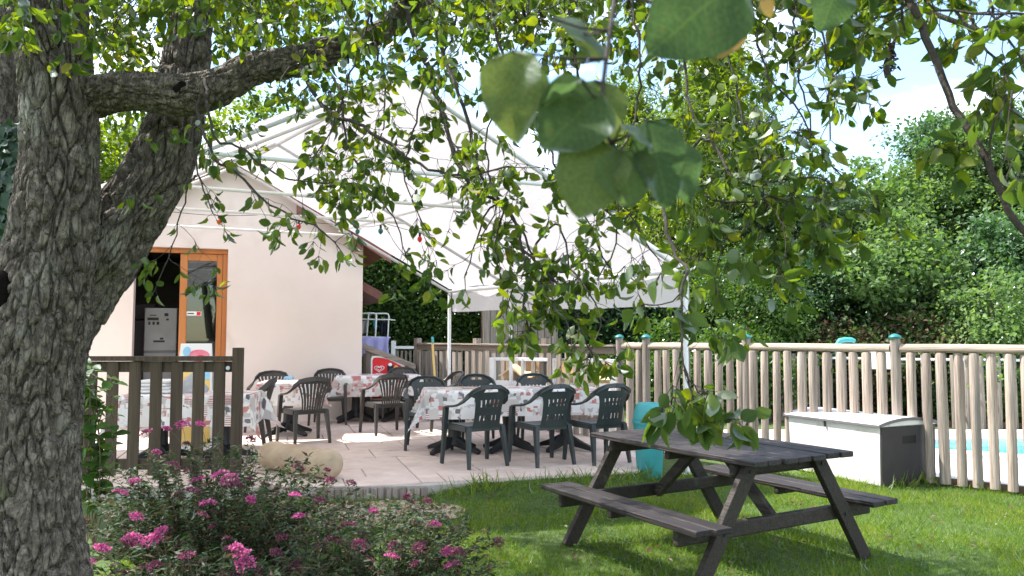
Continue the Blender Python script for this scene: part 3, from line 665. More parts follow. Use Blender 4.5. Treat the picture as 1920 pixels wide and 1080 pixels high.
r = MB(); r.box((L3/2, -.012, .36), (L3-.14, .035, .09)); r.build('rail', M['grey_rail'], mf, bevel=.005)
r = MB(); r.box((L3/2, -.02, 1.38), (L3-.1, .12, .028)); r.build('cap_rail', M['grey_rail'], mf, bevel=.005)
# short fence further back, past the house corner
Q1 = at(738, 650, 17.2); Q1.z = 0; Q2 = at(776, 650, 17.0); Q2.z = 0; L4 = 1.9
bf = thing('back_fence', 'short slatted fence with white top rail beyond the drying rack', 'fence', Q1, -.03)
sm4 = MB(); sm4.box((0, 0, .62), (.05, .02, 1.16)); sm4m = sm4.mesh('slat')
for k in range(20):
    o = link('slat', sm4m, M['grey_wood'], bf); o.location = (.09+k*.095, 0, 0)
r = MB(); r.box((L4/2, 0, 1.27), (L4, .07, .06)); r.build('rail', M['white_metal'], bf)
r = MB(); r.box((0, 0, .71), (.09, .09, 1.42)); r.build('post', M['white_metal'], bf)
# dark fence on the left beside the pear tree
LP = at(446, 700, 7.32); LP.z = PZ
lq = at(150, 700, 7.32)
lf_ = thing('dark_fence', 'dark brown slatted fence between the pear trunk and the patio chairs', 'fence', (LP.x, LP.y, PZ), 0)
LL = LP.x-lq.x
b = MB(); b.box((0, 0, .64), (.085, .085, 1.28)); b.build('post', M['dark_wood'], lf_, bevel=.004)
b = MB(); b.box((-LL, 0, .64), (.085, .085, 1.28)); b.build('post', M['dark_wood'], lf_, bevel=.004)
b = MB(); b.box((-LL/2, -.0, 1.178), (LL-.09, .075, .045)); b.build('top_rail', M['dark_wood'], lf_, bevel=.004)
b = MB(); b.box((-LL/2, .025, 1.10), (LL-.09, .028, .10)); b.build('cross_rail', M['dark_wood'], lf_, bevel=.004)
b = MB(); b.box((-LL/2, .025, .19), (LL-.09, .028, .10)); b.build('cross_rail', M['dark_wood'], lf_, bevel=.004)
slm = MB(); slm.box((0, 0, .62), (.105, .022, 1.06)); slmm = slm.mesh('slat')
for px in (409, 370, 329, 290, 250, 208, 168):
    o = link('slat', slmm, M['dark_wood'], lf_); q = at(px, 760, 7.3); o.location = (q.x-LP.x, -.003, 0)
b = MB(); b.tube([(-.085, -.02, 1.09), (-.085, -.03, 1.09)], .02, 8); b.build('bolt_plate', M['grey_metal'], lf_)
# ================================================================== plastic chairs
def shell(name, us, vs, fn, mask, thick, mat, parent):
    bm = bmesh.new(); grid = {}
    def vert(i, j):
        if (i, j) not in grid: grid[(i, j)] = bm.verts.new(fn(us[i], vs[j]))
        return grid[(i, j)]
    for i in range(len(us)-1):
        for j in range(len(vs)-1):
            if mask((us[i]+us[i+1])/2, (vs[j]+vs[j+1])/2): bm.faces.new((vert(i, j), vert(i+1, j), vert(i+1, j+1), vert(i, j+1)))
    bm.normal_update(); bmesh.ops.solidify(bm, geom=bm.faces[:], thickness=thick); bmesh.ops.recalc_face_normals(bm, faces=bm.faces)
    me = bpy.data.meshes.new(name); bm.to_mesh(me); bm.free()
    me.polygons.foreach_set('use_smooth', [True]*len(me.polygons)); me.set_sharp_from_angle(angle=.7)
    return link(name, me, mat, parent)
def lerp_tab(tab, v):
    for (a, x), (b, y) in zip(tab[:-1], tab[1:]):
        if v <= b: return x+(y-x)*(v-a)/(b-a)
    return tab[-1][1]
def make_chair(kind, mat):
    root = thing('plastic_chair', 'x', 'chair')
    # local: faces +Y, width along X
    ST = .425
    def seat(u, v):
        x = u*(.225+.015*v); y = -.20+.45*v
        return (x, y, ST+.012*v-.018*(1-u*u)*math.sin(math.pi*v)-.03*max(0, v-.85)/.15)
    U = [-1+k/6 for k in range(13)]; Wv = [k/10 for k in range(11)]
    st = shell('seat', U, Wv, seat, lambda a, b: True, -.014, mat, root)
    sk = MB()
    for pts in ([(-.236, -.19, ST-.02), (-.244, .22, ST-.02)], [(.236, -.19, ST-.02), (.244, .22, ST-.02)], [(-.235, .235, ST-.03), (.235, .235, ST-.03)], [(-.22, -.2, ST-.02), (.22, -.2, ST-.02)]):
        sk.beam(pts[0], pts[1], .012, .05)
    sk.build('seat_rim', mat, root, smooth=True)
    if kind == 'A':
        wt = [(0, .165), (.3, .158), (.6, .165), (.74, .185), (.80, .255), (.88, .248), (.95, .20), (1, .13)]
        us = [-1, -.86, -.62, -.50, -.34, -.22, -.06, .06, .22, .34, .50, .62, .86, 1]
        us = sorted(set([-1, -.9, -.66, -.54, -.36, -.24, -.06, .06, .24, .36, .54, .66, .9, 1]))
        vs = [0, .08, .16, .22, .30, .36, .42, .50, .56, .62, .68, .74, .80, .86, .90, .935, .97, 1]
        def mask(u, v):
            sl_ = any(a < abs(u) < b for a, b in ((.54, .66), (.24, .36))) or abs(u) < .06
            if sl_ and (.16 < v < .30 or .50 < v < .68): return False
            if abs(u) < .36 and .86 < v < .935: return False
            return True
        top = .86
    else:
        wt = [(0, .135), (.35, .15), (.7, .195), (.82, .225), (.9, .215), (.96, .17), (1, .11)]
        us = [-1, -.88]; x = -.88
        n = 8; gapw = .085; slw = (1.76-(n)*gapw)/(n-1)
        for k in range(n):
            us.append(us[-1]+gapw); us.append(us[-1]+slw)
        us = us[:-1]; us.append(1.0)
        gaps = [(-.88+k*(gapw+slw), -.88+k*(gapw+slw)+gapw) for k in range(n)]
        vs = [0, .05, .1, .2, .3, .4, .5, .6, .7, .78, .85, .90, .95, 1]
        def mask(u, v):
            return not (.05 < v < .85 and any(a < u < b for a, b in gaps))
        top = .845
    def back(u, v):
        w = lerp_tab(wt, v); z = ST-.005+(top-ST)*v
        return (u*w, -.185-.115*v-.045*(1-u*u*(w/.25)**2), z-.004*u*u)
    br = shell('backrest', us, vs, back, mask, .012, mat, root)
    for s in (-1, 1):
        # arm sweeping up into the back
        P = [(s*.262, .215, .615), (s*.272, .12, .63), (s*.278, 0, .64), (s*.276, -.10, .66), (s*.262, -.18, .70), (s*.238, -.245, .755), (s*.19, -.295, .81), (s*.11, -.328, top-.014), (0, -.343, top-.004)]
        ups = [(0, 0, 1), (0, 0, 1), (s*.1, 0, 1), (s*.3, -.1, 1), (s*.5, -.4, .8), (s*.45, -.6, .5), (s*.3, -.8, .4), (s*.1, -.9, .35), (0, -.95, .3)]
        a = MB(); a.sweep(P, [.05, .058, .058, .056, .054, .052, .05, .048, .046] if kind == 'A' else [.045, .05, .052, .052, .056, .06, .062, .062, .062], [.022]*9, ups); a.build('armrest', mat, root, smooth=True, bevel=.004, ang=.9)
        l1 = MB(); l1.sweep([(s*.262, .215, .612), (s*.268, .225, .45), (s*.276, .245, .2), (s*.285, .262, 0)], [.062, .058, .048, .04], [.052, .05, .04, .034], [(1, 0, 0)]*4); l1.build('leg', mat, root, bevel=.005, smooth=True, ang=.9)
        l2 = MB(); l2.sweep([(s*.205, -.19, ST-.002), (s*.215, -.215, .30), (s*.235, -.265, 0)], [.075, .06, .038], [.05, .045, .032], [(1, 0, 0)]*3); l2.build('leg', mat, root, bevel=.005, smooth=True, ang=.9)
    return root
protoA = make_chair('A', M['plastic_green']); protoB = make_chair('B', M['plastic_brown'])
used = set()
def put_chair(proto, pos, face, label, tilt=0, mat=None, group='plastic chairs on the patio'):
    """face = heading of the sitter in degrees, 0 = away from the camera, positive = towards the left"""
    r = proto if proto.name not in used else copy_tree(proto)
    used.add(r.name)
    r.location = pos; r.rotation_euler = (0, 0, R(face)); tag(r, label, 'chair', group)
    return r
def floor_px(x, y): q = gp(x, y, PZ); return V(q.x, q.y, PZ+.002)
# front row, handles cut in the backs, seen from behind
put_chair(protoA, floor_px(893, 871), 32, 'leftmost of the three dark green chairs backing the lawn at the long table')
put_chair(protoA, floor_px(1018, 868), 30, 'middle one of the three dark green chairs backing the lawn at the long table')
put_chair(protoA, floor_px(1122, 864), 28, 'rightmost of the three dark green chairs, backing the lawn nearest the teal bin')
# far side of the long table, only the tops show
put_chair(protoA, V(-1.06, 9.80, PZ+.002), 190, 'dark chair behind the left end of the long table, only its top showing')
put_chair(protoA, V(-.42, 10.35, PZ+.002), 194, 'dark chair behind the middle of the long table, only its handle top showing')
put_chair(protoA, V(.36, 10.55, PZ+.002), 192, 'dark chair behind the right end of the long table below the hanging leaves')
# slatted, round-backed chairs
put_chair(protoB, floor_px(572, 829), 36, 'round slatted chair nearest the tan log, seen from behind')
put_chair(protoB, floor_px(722, 812), 30, 'round slatted chair in front of the table by the freezer sign')
put_chair(protoB, floor_px(462, 838), 98, 'round backed chair half hidden behind the end post of the dark fence')
put_chair(protoB, V(-2.93, 12.45, PZ+.002), 190, 'slatted chair squeezed between the house wall and the middle printed table')
put_chair(protoB, V(-3.62, 11.6, PZ+.002), 188, 'slatted chair against the house wall behind the left printed table')
put_chair(protoB, V(-1.85, 13.0, PZ+.002), 185, 'chair just below the red freezer sign, only its top showing')
c = put_chair(protoB, V(-1.08, 11.75, PZ+.002), 118, 'black round backed chair turned sideways between the two tables')

# ================================================================== pedestal tables and printed cloths
TH = .75
def make_table():
    t = thing('pedestal_table', 'x', 'table')
    b = MB(); b.box((0, 0, TH-.014), (.68, .68, .028)); b.build('tabletop', M['plastic_black'], t, bevel=.006)
    b = MB(); b.tube([(0, 0, .09), (0, 0, .2), (0, 0, TH-.03)], [.10, .07, .055], 12); b.build('column', M['plastic_black'], t, smooth=True)
    for k in range(4):
        a = R(45+90*k); u = V(math.cos(a), math.sin(a), 0)
        f = MB(); f.sweep([u*.04+V(0, 0, .13), u*.2+V(0, 0, .075), u*.36+V(0, 0, .035), u*.40+V(0, 0, .02)], [.08, .07, .06, .055], [.12, .08, .05, .04], [(0, 0, 1)]*4); f.build('foot', M['plastic_black'], t, bevel=.006)
    return t
ptab = make_table(); tab_used = []
def put_table(x, y, rz, label):
    r = ptab if not tab_used else copy_tree(ptab); tab_used.append(r)
    r.location = (x, y, PZ+.002); r.rotation_euler = (0, 0, R(rz)); tag(r, label, 'table', 'pedestal tables on the patio'); return r
def cloth(name, label, cx, cy, rz, w, d, drop, mat, seed):
    nx, ny = 46, 40; U0, U1 = -w/2-drop, w/2+drop; V0, V1 = -d/2-drop, d/2+drop
    vs = []; uv = []
    for i in range(nx+1):
        for j in range(ny+1):
            u = U0+(U1-U0)*i/nx; v = V0+(V1-V0)*j/ny
            qx = max(-w/2, min(w/2, u)); qy = max(-d/2, min(d/2, v)); ou, ov_ = u-qx, v-qy
            h = math.hypot(ou, ov_); m_ = min(abs(ou), abs(ov_))
            z = -h*(1 if m_ < .02 else .97)
            out = .014 if h > 0 else 0
            wob = .022*math.sin((u*9 if abs(ov_) > abs(ou) else v*9)+seed)*min(1, h/.2)+.015*noise.noise(V(u*5, v*5, seed))*min(1, h/.1)
            kx = (1 if ou > 0 else -1) if ou else 0; ky = (1 if ov_ > 0 else -1) if ov_ else 0
            x = qx+kx*(out+wob+.75*m_*(.6+.4*math.sin(seed*3+qx*7))); y = qy+ky*(out+wob+.75*m_*(.6+.4*math.cos(seed*2+qy*5)))
            if h == 0: z = .003*noise.noise(V(u*6, v*6, seed))+.002
            else: z = z*(1 if h > .03 else .6)
            vs.append((x, y, z)); uv.append((u, v))
    fs = [(i*(ny+1)+j, (i+1)*(ny+1)+j, (i+1)*(ny+1)+j+1, i*(ny+1)+j+1) for i in range(nx) for j in range(ny)]
    me = bpy.data.meshes.new(name); me.from_pydata(vs, [], fs); l_ = me.uv_layers.new(name='UVMap')
    me.loops.foreach_get  # uv per loop
    idx = np.zeros(len(me.loops), np.int32); me.loops.foreach_get('vertex_index', idx); l_.data.foreach_set('uv', np.array(uv, np.float32)[idx].ravel())
    me.polygons.foreach_set('use_smooth', [True]*len(me.polygons)); me.materials.append(mat)
    o = bpy.data.objects.new(name, me); COL.objects.link(o); o.location = (cx, cy, PZ+TH+.006); o.rotation_euler = (0, 0, R(rz))
    return tag(o, label, 'tablecloth')
# long table: three pushed together
ang = 9
o1 = gp(800, 734, PZ+TH); ax = V(math.cos(R(ang)), math.sin(R(ang)), 0); ay = V(-ax.y, ax.x, 0)
for k, lb in enumerate(('pedestal table at the left end of the long row of three', 'middle pedestal table of the long row of three', 'pedestal table at the right end of the long row of three')):
    q = o1+ax*(.345+.69*k)+ay*.345; put_table(q.x, q.y, ang, lb)
CM = [print_cloth('printed_cloth_%d' % k, 1.37*k+.3) for k in range(4)]
q = o1+ax*.36+ay*.345; cloth('tablecloth', 'printed red and grey cloth on the left third of the long table', q.x, q.y, ang, .73, .70, .33, CM[0], 1)
q = o1+ax*1.42+ay*.345; c2 = cloth('tablecloth', 'printed red and grey cloth on the right two thirds of the long table', q.x, q.y, ang, 1.34, .70, .31, CM[1], 2.3); c2.location.z += .004
# middle table by the freezer
q = gp(700, 706, PZ+TH); put_table(q.x-.35, q.y+.36, 14, 'left half of the table pair under the printed cloth near the freezer'); put_table(q.x+.33, q.y+.36+.17, 14, 'right half of the table pair under the printed cloth near the freezer')
cloth('tablecloth', 'printed cloth on the table pair between house corner and freezer sign', q.x-.01, q.y+.45, 14, 1.36, .70, .33, CM[2], 4.1)
# left table
q = gp(528, 718, PZ+TH); put_table(q.x, q.y+.35, 8, 'pedestal table right of the dark fence post, by the house wall')
cloth('tablecloth', 'printed cloth on the single table right of the dark fence post', q.x, q.y+.35, 8, .72, .72, .32, CM[3], 6.2)
ash = gp(538, 713, PZ+TH); b = MB(); b.box((0, 0, .014), (.13, .09, .028)); b.box((0, 0, .034), (.11, .07, .012)); o = b.build('napkin_pack', M['skyblue'], bevel=.005); o.location = (ash.x, ash.y+.1, PZ+TH+.013); tag(o, 'small pale blue packet lying on the left printed tablecloth', 'packet')
# table behind the dark fence
q = gp(312, 742, PZ+TH); put_table(q.x-.2, q.y+.36, 4, 'left pedestal table behind the slats of the dark fence'); put_table(q.x+.48, q.y+.39, 4, 'right pedestal table behind the slats of the dark fence')
cw = cloth('tablecloth', 'white printed cloth on the table seen through the dark fence', q.x+.14, q.y+.38, 4, 1.36, .70, .34, print_cloth('printed_cloth_white', 9.1), 7.7)
pz = PZ+TH+.012
b = MB(); rr2 = random.Random(8)
for k in range(4): b.box((rr2.uniform(-.02, .02), rr2.uniform(-.02, .02), .02+k*.036), (.42-.03*k, .30, .034))
o = b.build('folded_linen', M['cloth_white'], bevel=.015, seg=3); o.location = (q.x-.24, q.y+.32, pz); tag(o, 'pile of folded white linen on the table behind the dark fence', 'linen')
b = MB(); n_ = 14; vs = []
for i in range(n_):
    for k in range(16):
        a = 2*math.pi*k/16; f = i/(n_-1); r_ = .17*(1-f**1.6)*(1+.25*noise.noise(V(math.cos(a)*1.7, math.sin(a)*1.7, f*3)))+.01
        vs.append((r_*math.cos(a), r_*.7*math.sin(a), .22*f))
b.add(vs, [(i*16+k, i*16+(k+1) % 16, (i+1)*16+(k+1) % 16, (i+1)*16+k) for i in range(n_-1) for k in range(16)]+[tuple(range(15, -1, -1)), tuple((n_-1)*16+k for k in range(16))])
o = b.build('crumpled_cloth', M['cloth_grey'], smooth=True); o.location = (q.x+.12, q.y+.40, pz); tag(o, 'crumpled grey cloth heaped on the table behind the dark fence', 'cloth')

# ================================================================== picnic table
PT = V(1.39, 5.48, 0); PA = R(-60)
pic = thing('picnic_table', 'dark weathered wooden picnic table with two benches on the lawn', 'picnic table', PT, PA)
LEN = 1.62; rp_ = random.Random(12)
def plank(nm, y, z, w, h, parent):
    b = MB(); L_ = LEN*(1+rp_.uniform(-.006, .006)); b.box((0, 0, 0), (L_, w, h)); o = b.build(nm, M['picnic'], parent, bevel=.006); o.location = (rp_.uniform(-.008, .008), y, z+rp_.uniform(-.002, .002)); o.rotation_euler = (rp_.uniform(-.012, .012), 0, 0); return o
TZ = .755
for k in range(7): plank('top_plank', (k-3)*.130, TZ, .117, .036, pic)
BZ = .41
for s in (-1, 1):
    for k in range(2): plank('bench_plank', s*(.77+(k-.5)*.134), BZ, .121, .036, pic)
for s in (-1, 1):
    x = s*.60
    b = MB(); b.box((0, 0, 0), (.045, .84, .09)); o = b.build('top_batten', M['picnic_leg'], pic, bevel=.02); o.location = (x, 0, TZ-.063)
    b = MB(); b.box((0, 0, 0), (.045, 1.74, .095)); o = b.build('bench_beam', M['picnic_leg'], pic, bevel=.012); o.location = (x, 0, BZ-.067)
    for q in (-1, 1):
        b = MB(); b.beam((x+s*.046, q*.30, TZ-.03), (x+s*.046, q*.77, 0.0), .045, .10, up=(0, q*.85, .53)); b.build('leg', M['picnic_leg'], pic, bevel=.005)
        for (yy, zz) in ((q*.325, TZ-.07), (q*.545, BZ-.07)):
            n_ = MB(); n_.tube([(x+s*.068, yy, zz), (x+s*.077, yy, zz)], .011, 8); n_.build('bolt', M['black'], pic)
    b = MB(); b.beam((s*.57, 0, BZ-.09), (s*.12, 0, TZ-.03), .045, .075, up=(0, 0, 1)); b.build('brace', M['picnic_leg'], pic, bevel=.005)
b = MB(); b.box((0, 0, 0), (.045, .80, .06)); o = b.build('top_batten', M['picnic_leg'], pic, bevel=.008); o.location = (0, 0, TZ-.048)
for s in (-1, 1):
    b = MB(); b.box((0, 0, 0), (.045, .24, .05)); o = b.build('bench_batten', M['picnic_leg'], pic, bevel=.008); o.location = (0, s*.77, BZ-.044)

# ================================================================== storage box
bq = gp(1653, 916); bd = R(-65); bu = V(math.cos(bd), math.sin(bd), 0); bn = V(-bu.y, bu.x, 0)
BL, BW, BH = 1.25, .80, .60
bc = bq-bu*BL/2+bn*BW/2
sb = thing('storage_box', 'white plastic garden storage box with dark grey end panel by pool fence', 'storage box', (bc.x, bc.y, 0), bd)
def taper_box(x0, x1, y0, y1, z0, z1, tx, ty):
    m_ = MB(); m_.hexa([V(x0+tx, y0+ty, z0), V(x1-tx, y0+ty, z0), V(x1-tx, y1-ty, z0), V(x0+tx, y1-ty, z0)], [V(x0, y0, z1), V(x1, y0, z1), V(x1, y1, z1), V(x0, y1, z1)]); return m_
taper_box(-BL/2, BL/2, -BW/2, BW/2, .01, BH, .012, .015).build('body', M['box_white'], sb, bevel=.012, seg=3)
for s in (-1, 1):
    # dark end panel with a cut-in grip
    m_ = MB(); X0 = s*(BL/2-.006); X1 = s*(BL/2+.016); gy, gz0, gz1 = 0.10, .42, .50; tp = .012
    def rect(y0, y1, z0, z1):
        q0 = lambda z: (1-z/BH)*tp*s
        m_.hexa([V(X0-q0(z0), y0, z0), V(X1-q0(z0), y0, z0), V(X1-q0(z0), y1, z0), V(X0-q0(z0), y1, z0)], [V(X0-q0(z1), y0, z1), V(X1-q0(z1), y0, z1), V(X1-q0(z1), y1, z1), V(X0-q0(z1), y1, z1)])
    rect(-BW/2+.006, BW/2-.006, .012, gz0); rect(-BW/2+.006, -gy, gz0, gz1); rect(gy, BW/2-.006, gz0, gz1); rect(-BW/2+.006, BW/2-.006, gz1, BH-.004)
    m_.build('end_panel', M['box_grey'], sb)
    g_ = MB(); g_.box((s*(BL/2+.001), 0, (gz0+gz1)/2), (.012, gy*2, gz1-gz0)); g_.build('grip_recess', M['black'], sb)
ld = MB(); vs = []; NL = 12
for xx in (-BL/2-.02, BL/2+.02):
    for i in range(NL+1):
        f = i/NL; y = -BW/2-.02+(BW+.04)*f; vs.append((xx, y, BH+.028+.055*math.sin(math.pi*f)**.8))
    vs += [(xx, BW/2+.02, BH+.002), (xx, -BW/2-.02, BH+.002)]
nn = NL+3
ld.add(vs, [tuple(range(nn)), tuple(range(2*nn-1, nn-1, -1))]+[(i, (i+1) % nn, nn+(i+1) % nn, nn+i) for i in range(nn)]); ld.build('lid', M['box_white'], sb, smooth=True, bevel=.008)
lt = MB()
for s in (-1, 1):
    pts = [(s*(BL/2+.022), -BW/2-.022+(BW+.044)*i/NL, BH+.016+.055*math.sin(math.pi*i/NL)**.8) for i in range(NL+1)]
    lt.sweep(pts, [.03]*13, [.018]*13, [(s, 0, 0)]*13)
lt.beam((-BL/2-.02, -BW/2-.023, BH+.012), (BL/2+.02, -BW/2-.023, BH+.012), .012, .022); lt.build('lid_trim', M['box_trim'], sb)
b = MB(); b.box((-.06, -BW/2-.012, BH-.03), (.012, .02, .06)); b.build('latch', M['box_grey'], sb)

# ================================================================== teal bin
tq = gp(1218, 878, PZ); bin_ = thing('litter_bin', 'round teal plastic bin behind the picnic table', 'bin', (tq.x, tq.y, 0.03))
b = MB(); b.tube([(0, 0, 0), (0, 0, .012), (0, 0, .54), (0, 0, .56)], [.122, .13, .165, .165], 28); b.build('body', M['teal'], bin_, smooth=True)
b = MB(); b.tube([(0, 0, .562), (0, 0, .585), (0, 0, .60)], [.178, .18, .172], 28); b.build('rim', M['teal'], bin_, smooth=True)
b = MB(); b.tube([(0, 0, .602), (0, 0, .64), (0, 0, .75), (0, 0, .775), (0, 0, .78)], [.165, .165, .14, .115, .03], 28); b.build('lid', M['teal'], bin_, smooth=True)
# ================================================================== peeled log at the patio edge
la = V(-1.70, 7.56, PZ+.145); lb_ = V(-2.6, 8.25, PZ+.145); lgd = (la-lb_).normalized()
lg = MB(); prof = [(0, .02), (.006, .07), (.02, .105), (.05, .13), (.10, .142)]; P = []; RR = []
Lg = (la-lb_).length
for s_, r_ in prof: P.append(lb_+lgd*s_); RR.append(r_)
for k in range(1, 30): P.append(lb_+lgd*(.1+(Lg-.2)*k/30)+V(0, 0, .004*math.sin(k*.7))); RR.append(.142+.004*math.sin(k*.9))
for s_, r_ in reversed(prof): P.append(la-lgd*s_); RR.append(r_)
lg.tube(P, RR, 36)
lg.v = [tuple(V(*v)+V(.005*noise.noise(V(*v)*5), .005*noise.noise(V(*v)*5+V(7, 0, 0)), .006*noise.noise(V(*v)*9+V(0, 5, 0)))) for v in lg.v]
o = lg.build('timber_log', M['log_tan'], smooth=True); tag(o, 'thick tan peeled log with rounded end lying at the patio edge', 'log')
# ================================================================== ice-cream freezer kiosk
KQ = at(752, 700, 13.45); kd = R(8)
kA = at(682, 690, 13.35); kW = 0.85
kz0 = PZ
kio = thing('freezer_kiosk', 'wooden freezer housing with slanted lid and red ice cream sign', 'kiosk', (kA.x+.02, kA.y, PZ), kd)
def kz(y): return CAMZ-(y-632)/FPX*13.4-PZ
zl, zr = kz(652), kz(687)
KD = .75
b = MB(); b.prism([(0, 0), (kW*.96, 0), (kW*.96, zr-.03), (0, zl-.04)], 0, KD, lambda x, y, z: (x, z, y)); b.build('cabinet', M['grey_wood'], kio)
b = MB(); b.prism([(-.04, zl-.025), (kW*1.02, zr-.05), (kW*1.02, zr+.02), (-.04, zl+.06)], -.05, KD+.05, lambda x, y, z: (x, z, y)); b.build('lid', M['grey_rail'], kio, bevel=.006)
b = MB(); b.box((-.005, -.03, zl/2-.05), (.05, .05, zl-.1)); b.build('corner_post', M['dark_wood'], kio)
def sign_poly(ins):
    x0, x1 = .10+ins, kW*.80-ins; z0 = .30+ins; p = [(x0, z0), (x1, z0)]
    zt0 = kz(667)-ins; zt1 = kz(685)-ins
    for k in range(9):
        f = k/8; p.append((x1-(x1-x0)*f*.86, zt1+(zt0-zt1)*math.sin(f*math.pi/2)))
    p.append((x0+.02, zt0-.005)); p.append((x0, zt0-.05)); return p
yf = lambda x, y, z: (x, z, y)
b = MB(); b.prism(sign_poly(0), -.022, -.004, yf); sg = b.build('sign_border', M['white'], kio)
b = MB(); b.prism(sign_poly(.028), -.028, -.0225, yf); b.build('sign_panel', M['red'], kio)
# heart drawn as two white loops
hx, hz_ = .245, kz(691)
for rad in (1.0, .55):
    pts = []
    for k in range(33):
        t = 2*math.pi*k/32; x = 16*math.sin(t)**3; y = 13*math.cos(t)-5*math.cos(2*t)-2*math.cos(3*t)-math.cos(4*t)
        pts.append((hx+x*.0052*rad, -.033, hz_+y*.0036*rad+.004))
    b = MB(); b.tube(pts, .006 if rad == 1 else .005, 6); b.build('heart_logo', M['white'], kio)
b = MB()
for k in range(5): b.box((hx-.048+k*.024, -.031, kz(700)), (.016, .005, .022))
b.build('lettering', M['white'], kio)
b = MB(); b.prism([(.385, kz(699)), (.47, kz(699)), (.49, kz(688)), (.47, kz(680)), (.40, kz(680)), (.375, kz(688))], -.034, -.029, yf); b.build('printed_cup', M['black'], kio)
b = MB(); b.prism([(.43+.035*math.cos(a), kz(683)+.028*math.sin(a)) for a in [k*math.pi/6 for k in range(12)]], -.039, -.0345, yf); b.build('printed_scoop', M['white'], kio)
for (cx, cz, r_) in ((.53, 689, .04), (.57, 693, .038), (.52, 697, .036), (.585, 699, .03)):
    b = MB(); b.prism([(cx+r_*math.cos(a), kz(cz)+r_*math.sin(a)) for a in [k*math.pi/5 for k in range(10)]], -.036-r_*.1, -.029, yf); b.build('printed_fruit', M['orange'], kio)
# ================================================================== drying rack with washing
dq = at(706, 700, 15.2); rack = thing('drying_rack', 'white tube drying rack past the house corner', 'drying rack', (dq.x, dq.y, 0))
def dz(y): return CAMZ-(y-632)/FPX*15.2
def dx(x): return (x-706)/FPX*15.2
def rod(pts, r_=.014, nm='tube'):
    b = MB(); b.tube(pts, r_, 8); return b.build(nm, M['white_metal'], rack, smooth=True)
zt = dz(588)
for (x0, x1, y_) in ((655, 728, 0), (655, 709, -.25)):
    rod([(dx(x0), y_, dz(632)), (dx(x0), y_, zt-.03), (dx(x0)+.03, y_, zt), (dx(x1)-.05, y_, zt), (dx(x1)-.015, y_, zt-.012), (dx(x1), y_, zt-.05), (dx(x1)-.02, y_, dz(632)), (dx(x1)-.03, y_, .02)], nm='frame_tube')
rod([(dx(690), 0, zt), (dx(687), 0, dz(632))], nm='upright'); rod([(dx(708), -.25, zt), (dx(706), -.25, .02)], nm='upright'); rod([(dx(655), 0, .02), (dx(655), 0, dz(632))], nm='upright')
for k in range(5): rod([(dx(650), -.25+k*.1, dz(598)), (dx(738), -.25+k*.1, dz(600))], .01, 'wire_shelf')
rod([(dx(650), -.25, dz(631)), (dx(735), -.25, dz(633))], .014, 'wire_shelf')
def cloth_hang(label, x0, x1, y0, y1, mat, yy, nm='hanging_cloth'):
    n_ = 12; vs = []
    for i in range(n_+1):
        for j in range(7):
            f = i/n_; v = j/6; w = .03*math.sin(f*17+v)*(.3+v); vs.append((dx(x0+(x1-x0)*f)+.01*math.sin(v*5+f*9), yy+w, dz(y0+(y1-y0)*v)+.01*math.sin(f*8)))
    b = MB(); b.add(vs, [(i*7+j, i*7+j+1, (i+1)*7+j+1, (i+1)*7+j) for i in range(n_) for j in range(6)]); o = b.build(nm, mat, smooth=True); s_ = o.modifiers.new('thick', 'SOLIDIFY'); s_.thickness = .008
    o.location = (dq.x, dq.y, 0); tag(o, label, 'laundry')
cloth_hang('lavender blue sheet hanging low on the drying rack', 680, 733, 632, 668, M['lavender'], -.30)
cloth_hang('bright blue towel on the drying rack', 700, 707, 600, 616, M['blue'], -.06)
cloth_hang('dark navy garment on the right of the drying rack', 710, 726, 602, 628, M['navy'], .05)
cloth_hang('dark patterned garment beside the house corner on the drying rack', 660, 686, 601, 625, M['cloth_grey'], .12)
# ================================================================== broom leaning at the board fence
bq_ = at(820, 705, 13.0); br0 = thing('broom', 'yellow handled broom leaning on the weathered fence', 'broom', (bq_.x, bq_.y, PZ))
bt = at(811, 632, 13.35)
b = MB(); b.tube([(bq_.x, bq_.y, PZ+.09), (bt.x, bt.y, bt.z-.1)], .022, 8); b.build('handle', M['wood_yellow'], br0, smooth=True, world=True)
b = MB(); d_ = (bt-V(bq_.x, bq_.y, PZ)).normalized(); b.tube([bt-d_*.1, bt], .024, 8); b.build('handle_tip', M['teal'], br0, smooth=True, world=True)
b = MB(); b.hexa([V(-.16, -.04, 0), V(.16, -.04, 0), V(.16, .04, 0), V(-.16, .04, 0)], [V(-.13, -.025, .11), V(.13, -.025, .11), V(.13, .025, .11), V(-.13, .025, .11)]); b.build('bristles', M['dark_wood'], br0)
# ================================================================== white framed stand with tan panels
def wz_(y, Y): return CAMZ-(y-632)/FPX*Y
SY = 11.45; s0 = at(924, 690, SY+.55); s1_ = at(1150, 690, SY-.45); sd_ = (s1_-s0); sd_.z = 0; SL = sd_.length
stn = thing('sand_stall', 'low white framed stall with tan panels in front of the weathered fence', 'stall', (s0.x, s0.y, PZ), math.atan2(sd_.y, sd_.x))
zt = wz_(672, SY)-PZ; zb_ = wz_(716, SY)-PZ
for t in (0, SL*.265, SL*.53, SL*.76, SL):
    b = MB(); wd = .085 if t in (0, SL) else .03
    b.box((t, 0, zt/2), (wd, .07, zt)); b.build('upright', M['white_metal'], stn, bevel=.004)
b = MB(); b.box((SL/2, 0, zt-.02), (SL-.09, .05, .05)); b.build('top_rail', M['white_metal'], stn, bevel=.004)
b = MB(); b.box((SL/2, .03, zb_/2), (SL-.09, .04, zb_)); b.build('lower_panel', M['white_metal'], stn)
b = MB(); b.box((SL/2, .34, (zt+zb_)/2-.03), (SL-.09, .03, zt-zb_-.02)); b.build('back_panel', M['tan_panel'], stn)
sd2 = MB(); n1, n2_ = 40, 6; vs = []
